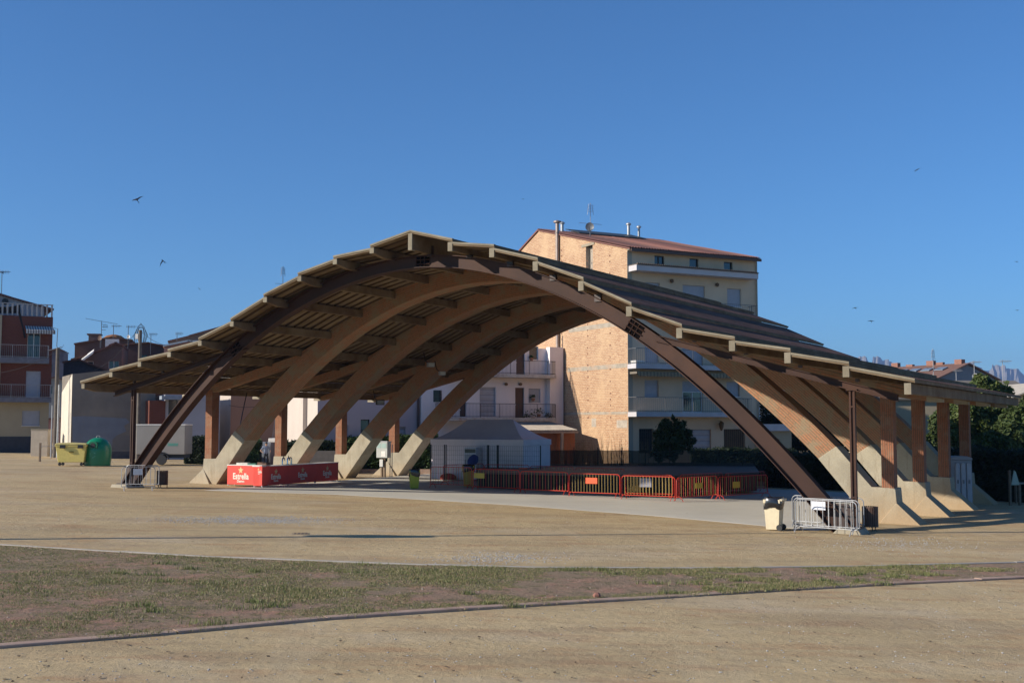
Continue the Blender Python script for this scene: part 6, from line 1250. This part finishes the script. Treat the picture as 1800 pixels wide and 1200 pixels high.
for x in (-.2, .5, .95): mb = MB(); mb.box(x - .04, x + .04, -.05, .05, -.1, .95); mb.build('leg', mat('old_wood', (.22, .16, .11)), t)
a, c = ground(1706, 872), ground(1830, 876); t = thing('handrail', 'long pale horizontal rail on posts before the right hedge', 'rail', (a.x, a.y, gz(a.x))); d_ = c - a; hz_ = at(1706, 832, a.y).z - gz(a.x); mb = MB(); mb.tube([(0, 0, hz_), (d_.x, d_.y, hz_ + d_.z - .1)], .035, 6); mb.build('rail', mat('old_wood', (.22, .16, .11)), t)
for k in range(4): s = k / 3; mb = MB(); mb.tube([(d_.x * s, d_.y * s, -.4), (d_.x * s, d_.y * s, hz_)], .035, 6); mb.build('post', mat('old_wood', (.22, .16, .11)), t)
# ---- bicycle beside the first left pillar
def bicycle(x, y, ang, label):
    f = gfr(x, y, ang, 0); t = fthing('bicycle', label, 'bicycle', f)
    for wx in (-.5, .5):
        mb = MB(); mb.tube([(wx + .33 * math.cos(a), 0, .35 + .33 * math.sin(a)) for a in [k * math.pi / 10 for k in range(21)]], .022, 6, False)
        w_ = mb.build('wheel', RUB, t); mb = MB()
        for k in range(8): a = k * math.pi / 8; mb.tube([(wx - .32 * math.cos(a), 0, .35 - .32 * math.sin(a)), (wx + .32 * math.cos(a), 0, .35 + .32 * math.sin(a))], .004, 3, False)
        mb.build('spokes', GALV, w_)
    mb = MB()
    for p, q in (((-.5, .35), (-.1, .33)), ((-.1, .33), (-.22, .82)), ((-.22, .78), (.33, .82)), ((-.1, .33), (.35, .75)), ((-.5, .35), (-.2, .76)), ((.5, .35), (.33, .92))): mb.tube([(p[0], 0, p[1]), (q[0], 0, q[1])], .018, 6)
    mb.build('frame', plain('bike_frame', (.45, .45, .47), .4, .3), t); mb = MB(); mb.box(-.34, -.12, -.06, .06, .84, .89); mb.build('saddle', BLACKM, t, bevel=.015); mb = MB(); mb.tube([(.42, -.27, .98), (.33, -.2, .96), (.33, .2, .96), (.42, .27, .98)], .015, 6); mb.build('handlebar', BLACKM, t)
    return t
bicycle(382, 828, .5, 'bicycle leaning behind the concrete foot of the first left leg')
# ---- person
def person(x, Y, ang):
    b = base_at(x, Y); t = thing('person', 'person in blue grey T-shirt and dark cap, hand on hip, behind the bar counters', 'person', b, ang)
    V = []; E = []; Rr = []
    def ch(start, pts):
        prev = start
        for (p, r) in pts: V.append(p); Rr.append(r); i = len(V) - 1; (E.append((prev, i)) if prev is not None else None); prev = i
        return prev
    pel = ch(None, [((0, 0, .95), (.155, .115))]); ch_ = ch(pel, [((0, 0, 1.12), (.135, .10)), ((0, .01, 1.30), (.17, .115)), ((0, .01, 1.42), (.15, .09))])
    nk = ch(ch_, [((0, 0, 1.50), (.055, .055)), ((0, -.02, 1.58), (.075, .085)), ((0, -.02, 1.66), (.078, .095)), ((0, -.015, 1.72), (.06, .07))])
    for s in (-1, 1):
        ch(pel, [((s * .09, 0, .86), (.09, .09)), ((s * .11, -.02, .5), (.062, .065)), ((s * .12, .02, .1), (.042, .045)), ((s * .12, -.02, .04), (.045, .04)), ((s * .13, -.17, .03), (.04, .028))])
        if s < 0: pts = [((-.19, .01, 1.42), (.06, .06)), ((-.36, .08, 1.20), (.045, .045)), ((-.40, .09, 1.14), (.042, .042)), ((-.24, -.02, 1.02), (.032, .032)), ((-.19, -.06, .99), (.035, .02))]
        else: pts = [((.19, .01, 1.42), (.06, .06)), ((.30, -.02, 1.15), (.045, .045)), ((.30, -.10, 1.10), (.042, .042)), ((.26, -.30, 1.08), (.032, .03)), ((.25, -.37, 1.08), (.035, .022))]
        hd = ch(ch_, pts); hp = Vector(pts[-1][0]); dr = (hp - Vector(pts[-2][0])).normalized(); up = Vector((0, 0, 1)) if abs(dr.z) < .8 else Vector((0, 1, 0)); sd = dr.cross(up).normalized().cross(dr) if s > 0 else up
        for k in range(4):
            o = up * (.026 - .0175 * k); l = (.075, .085, .08, .062)[k]; ch(hd, [(tuple(hp + dr * .035 + o), (.010, .010)), (tuple(hp + dr * (.035 + l * .5) + o), (.009, .009)), (tuple(hp + dr * (.03 + l * .85) + o + dr.cross(up) * .02), (.008, .008))])
        ch(hd, [(tuple(hp + up * .035 - dr * .005), (.011, .011)), (tuple(hp + up * .06 + dr * .03), (.009, .009))])
    me = bpy.data.meshes.new('body'); me.from_pydata(V, E, []); o = bpy.data.objects.new('body', me); COL.objects.link(o); o.parent = t
    sk = o.modifiers.new('skin', 'SKIN'); me_s = me.skin_vertices
    if not me_s: 
        bpy.context.view_layer.objects.active = o
    for i, r in enumerate(Rr): o.data.skin_vertices[0].data[i].radius = r
    o.data.skin_vertices[0].data[0].use_root = True
    ss = o.modifiers.new('sub', 'SUBSURF'); ss.levels = 1; ss.render_levels = 1
    dg = bpy.context.evaluated_depsgraph_get(); m2 = bpy.data.meshes.new_from_object(o.evaluated_get(dg)); o.modifiers.clear(); o.data = m2
    SH = plain('blue_grey_shirt', (.16, .20, .29), .8); TR = plain('dark_trousers', (.015, .015, .02), .8); m2.materials.clear()
    for m in (SKIN, TR): m2.materials.append(m)
    for p in m2.polygons:
        p.use_smooth = True; p.material_index = 1 if (p.center.z < .98 and abs(p.center.x) < .2 and not (p.center.y < -.25)) else 0
    # T-shirt: shell following the torso and upper arms
    keep = [p for p in m2.polygons if p.center.z > .93 and p.center.z < 1.49 and (abs(p.center.x) < .2 or (p.center.z > 1.22 and abs(p.center.x) < .36))]
    idx = {}; mb = MB()
    for p in keep:
        fc = []
        for vi in p.vertices:
            if vi not in idx: idx[vi] = len(mb.v); v = m2.vertices[vi]; mb.v.append(tuple(v.co + v.normal * .014))
            fc.append(idx[vi])
        mb.f.append(tuple(fc))
    mb.build('shirt', SH, t, smooth=True)
    mb = MB(); mb.lathe([(.098, 1.66), (.102, 1.70), (.09, 1.76), (.05, 1.79), (.01, 1.795)], (0, -.015), 16, sx=.92, sy=1.08); mb.prism([(-.07, -.10), (.07, -.10), (.055, -.20), (0, -.22), (-.055, -.20)], 1.675, 1.69, 'z'); mb.build('cap', BLACKM, t, smooth=True)
    mb = MB()
    for s in (-1, 1): mb.lathe([(.004, 0), (.011, .005), (.004, .01)], (s * .03, -.108), 8); mb.v[-24:] = [(x_, y_, z_ + 1.635) for x_, y_, z_ in mb.v[-24:]]
    mb.build('eyes', BLACKM, t); mb = MB(); mb.prism([(-.014, 1.585), (.014, 1.585), (.006, 1.63), (-.006, 1.63)], -.125, -.09); mb.build('nose', SKIN, t); mb = MB(); mb.box(-.025, .025, -.108, -.09, 1.555, 1.563); mb.build('mouth', plain('lips', (.30, .12, .10), .6), t)
    mb = MB()
    for s in (-1, 1): mb.box(s * .078 - .01, s * .078 + .01, -.02, .015, 1.60, 1.66)
    mb.build('ears', SKIN, t, bevel=.004)
    return t
person(468.5, 86, .35)
# ---- birds
def bird(x, y, Y, span_, wl, wr, tail, label, yaw=0):
    """wl/wr: wing tip directions (x,z) in the picture plane, tail likewise; a swift with scythe shaped wings"""
    p = at(x, y, Y); mb = MB(); s = span_ / 2
    T_ = Vector((tail[0], .25, tail[1])).normalized(); Hd = -T_
    mb.tube([Hd * .30 * s, Hd * .2 * s, Vector((0, 0, 0)), T_ * .25 * s, T_ * .5 * s], [.02 * s, .075 * s, .10 * s, .06 * s, .02 * s], 6)
    for wd in (wl, wr):
        d = Vector((wd[0], .15, wd[1])).normalized(); c = T_ * .16 * s; L_ = s * math.hypot(*wd)
        a0, a1 = Hd * .12 * s, T_ * .14 * s; m0, m1 = d * L_ * .5 + Hd * .10 * s, d * L_ * .5 + T_ * .08 * s; tp = d * L_ + c
        n = len(mb.v); mb.v += [tuple(v) for v in (a0, m0, tp, m1, a1)] + [tuple(v + Vector((0, .01 * s, .012 * s))) for v in (a0, m0, tp, m1, a1)]; mb.f += [(n, n + 1, n + 2, n + 3, n + 4), (n + 9, n + 8, n + 7, n + 6, n + 5)]
        for k in range(5): k2 = (k + 1) % 5; mb.f.append((n + k, n + k + 5, n + k2 + 5, n + k2))
    for q in (-1, 1):
        n = len(mb.v); sd = T_.cross(Vector((0, 1, 0))).normalized() * q; mb.v += [tuple(T_ * .4 * s), tuple(T_ * .45 * s + sd * .06 * s), tuple(T_ * .78 * s + sd * .14 * s), tuple(T_ * .5 * s)]; mb.f.append((n, n + 1, n + 2, n + 3))
    o = mb.build('bird', plain('dark_feathers', (.02, .02, .025), .7)); o.location = p; return tag(o, label, 'bird', 'swifts in the sky')
bird(240.5, 351, 42, .44, (-1, -.05), (.95, .75), (.5, -.75), 'dark bird with wings raised, upper left of the sky')
bird(286, 458, 48, .44, (-.7, -1.1), (.85, -.45), (.3, -.3), 'dark bird with drooping wings, lower of the two on the left')
bird(1613, 298, 55, .44, (-.8, -.25), (.9, .4), (-.6, -.4), 'bird alone high on the right')
bird(1503, 541, 70, .40, (-1, -.2), (1, .2), (.3, -.2), 'small bird above the right slope of the canopy')
bird(1531, 564, 62, .42, (-1, .0), (1, .05), (.2, -.2), 'bird gliding level just above the mountains')
bird(350, 507, 85, .40, (-.6, .5), (.6, -.7), (.4, -.4), 'tiny faint bird left of the canopy roof')
bird(3, 479, 60, .42, (-1, .1), (1, .1), (.3, -.2), 'bird cut by the left edge of the sky'); bird(1787, 460, 95, .40, (-1, .2), (1, .2), (.3, -.2), 'tiny bird near the right edge, upper of two'); bird(1788, 545, 95, .40, (-1, .0), (1, .2), (.3, -.2), 'tiny bird near the right edge, lower of two'); bird(919, 350, 140, .4, (-1, .1), (1, .2), (.3, -.2), 'speck of a bird above the brick wall')

# ================================================================== air
mb = MB(); mb.box(-3200, 4200, -70, 7600, -3.5, 440)
m = bpy.data.materials.new('haze_air'); m.use_nodes = True; nt = m.node_tree; nt.nodes.remove(nt.nodes['Principled BSDF'])
pv = nt.nodes.new('ShaderNodeVolumePrincipled'); pv.inputs['Color'].default_value = (.34, .52, .90, 1); pv.inputs['Density'].default_value = .00011; pv.inputs['Anisotropy'].default_value = .1
nt.links.new(pv.outputs[0], nt.nodes['Material Output'].inputs['Volume'])
tag(mb.build('haze', m), 'pale blue summer haze over the far mountains', kind='stuff')
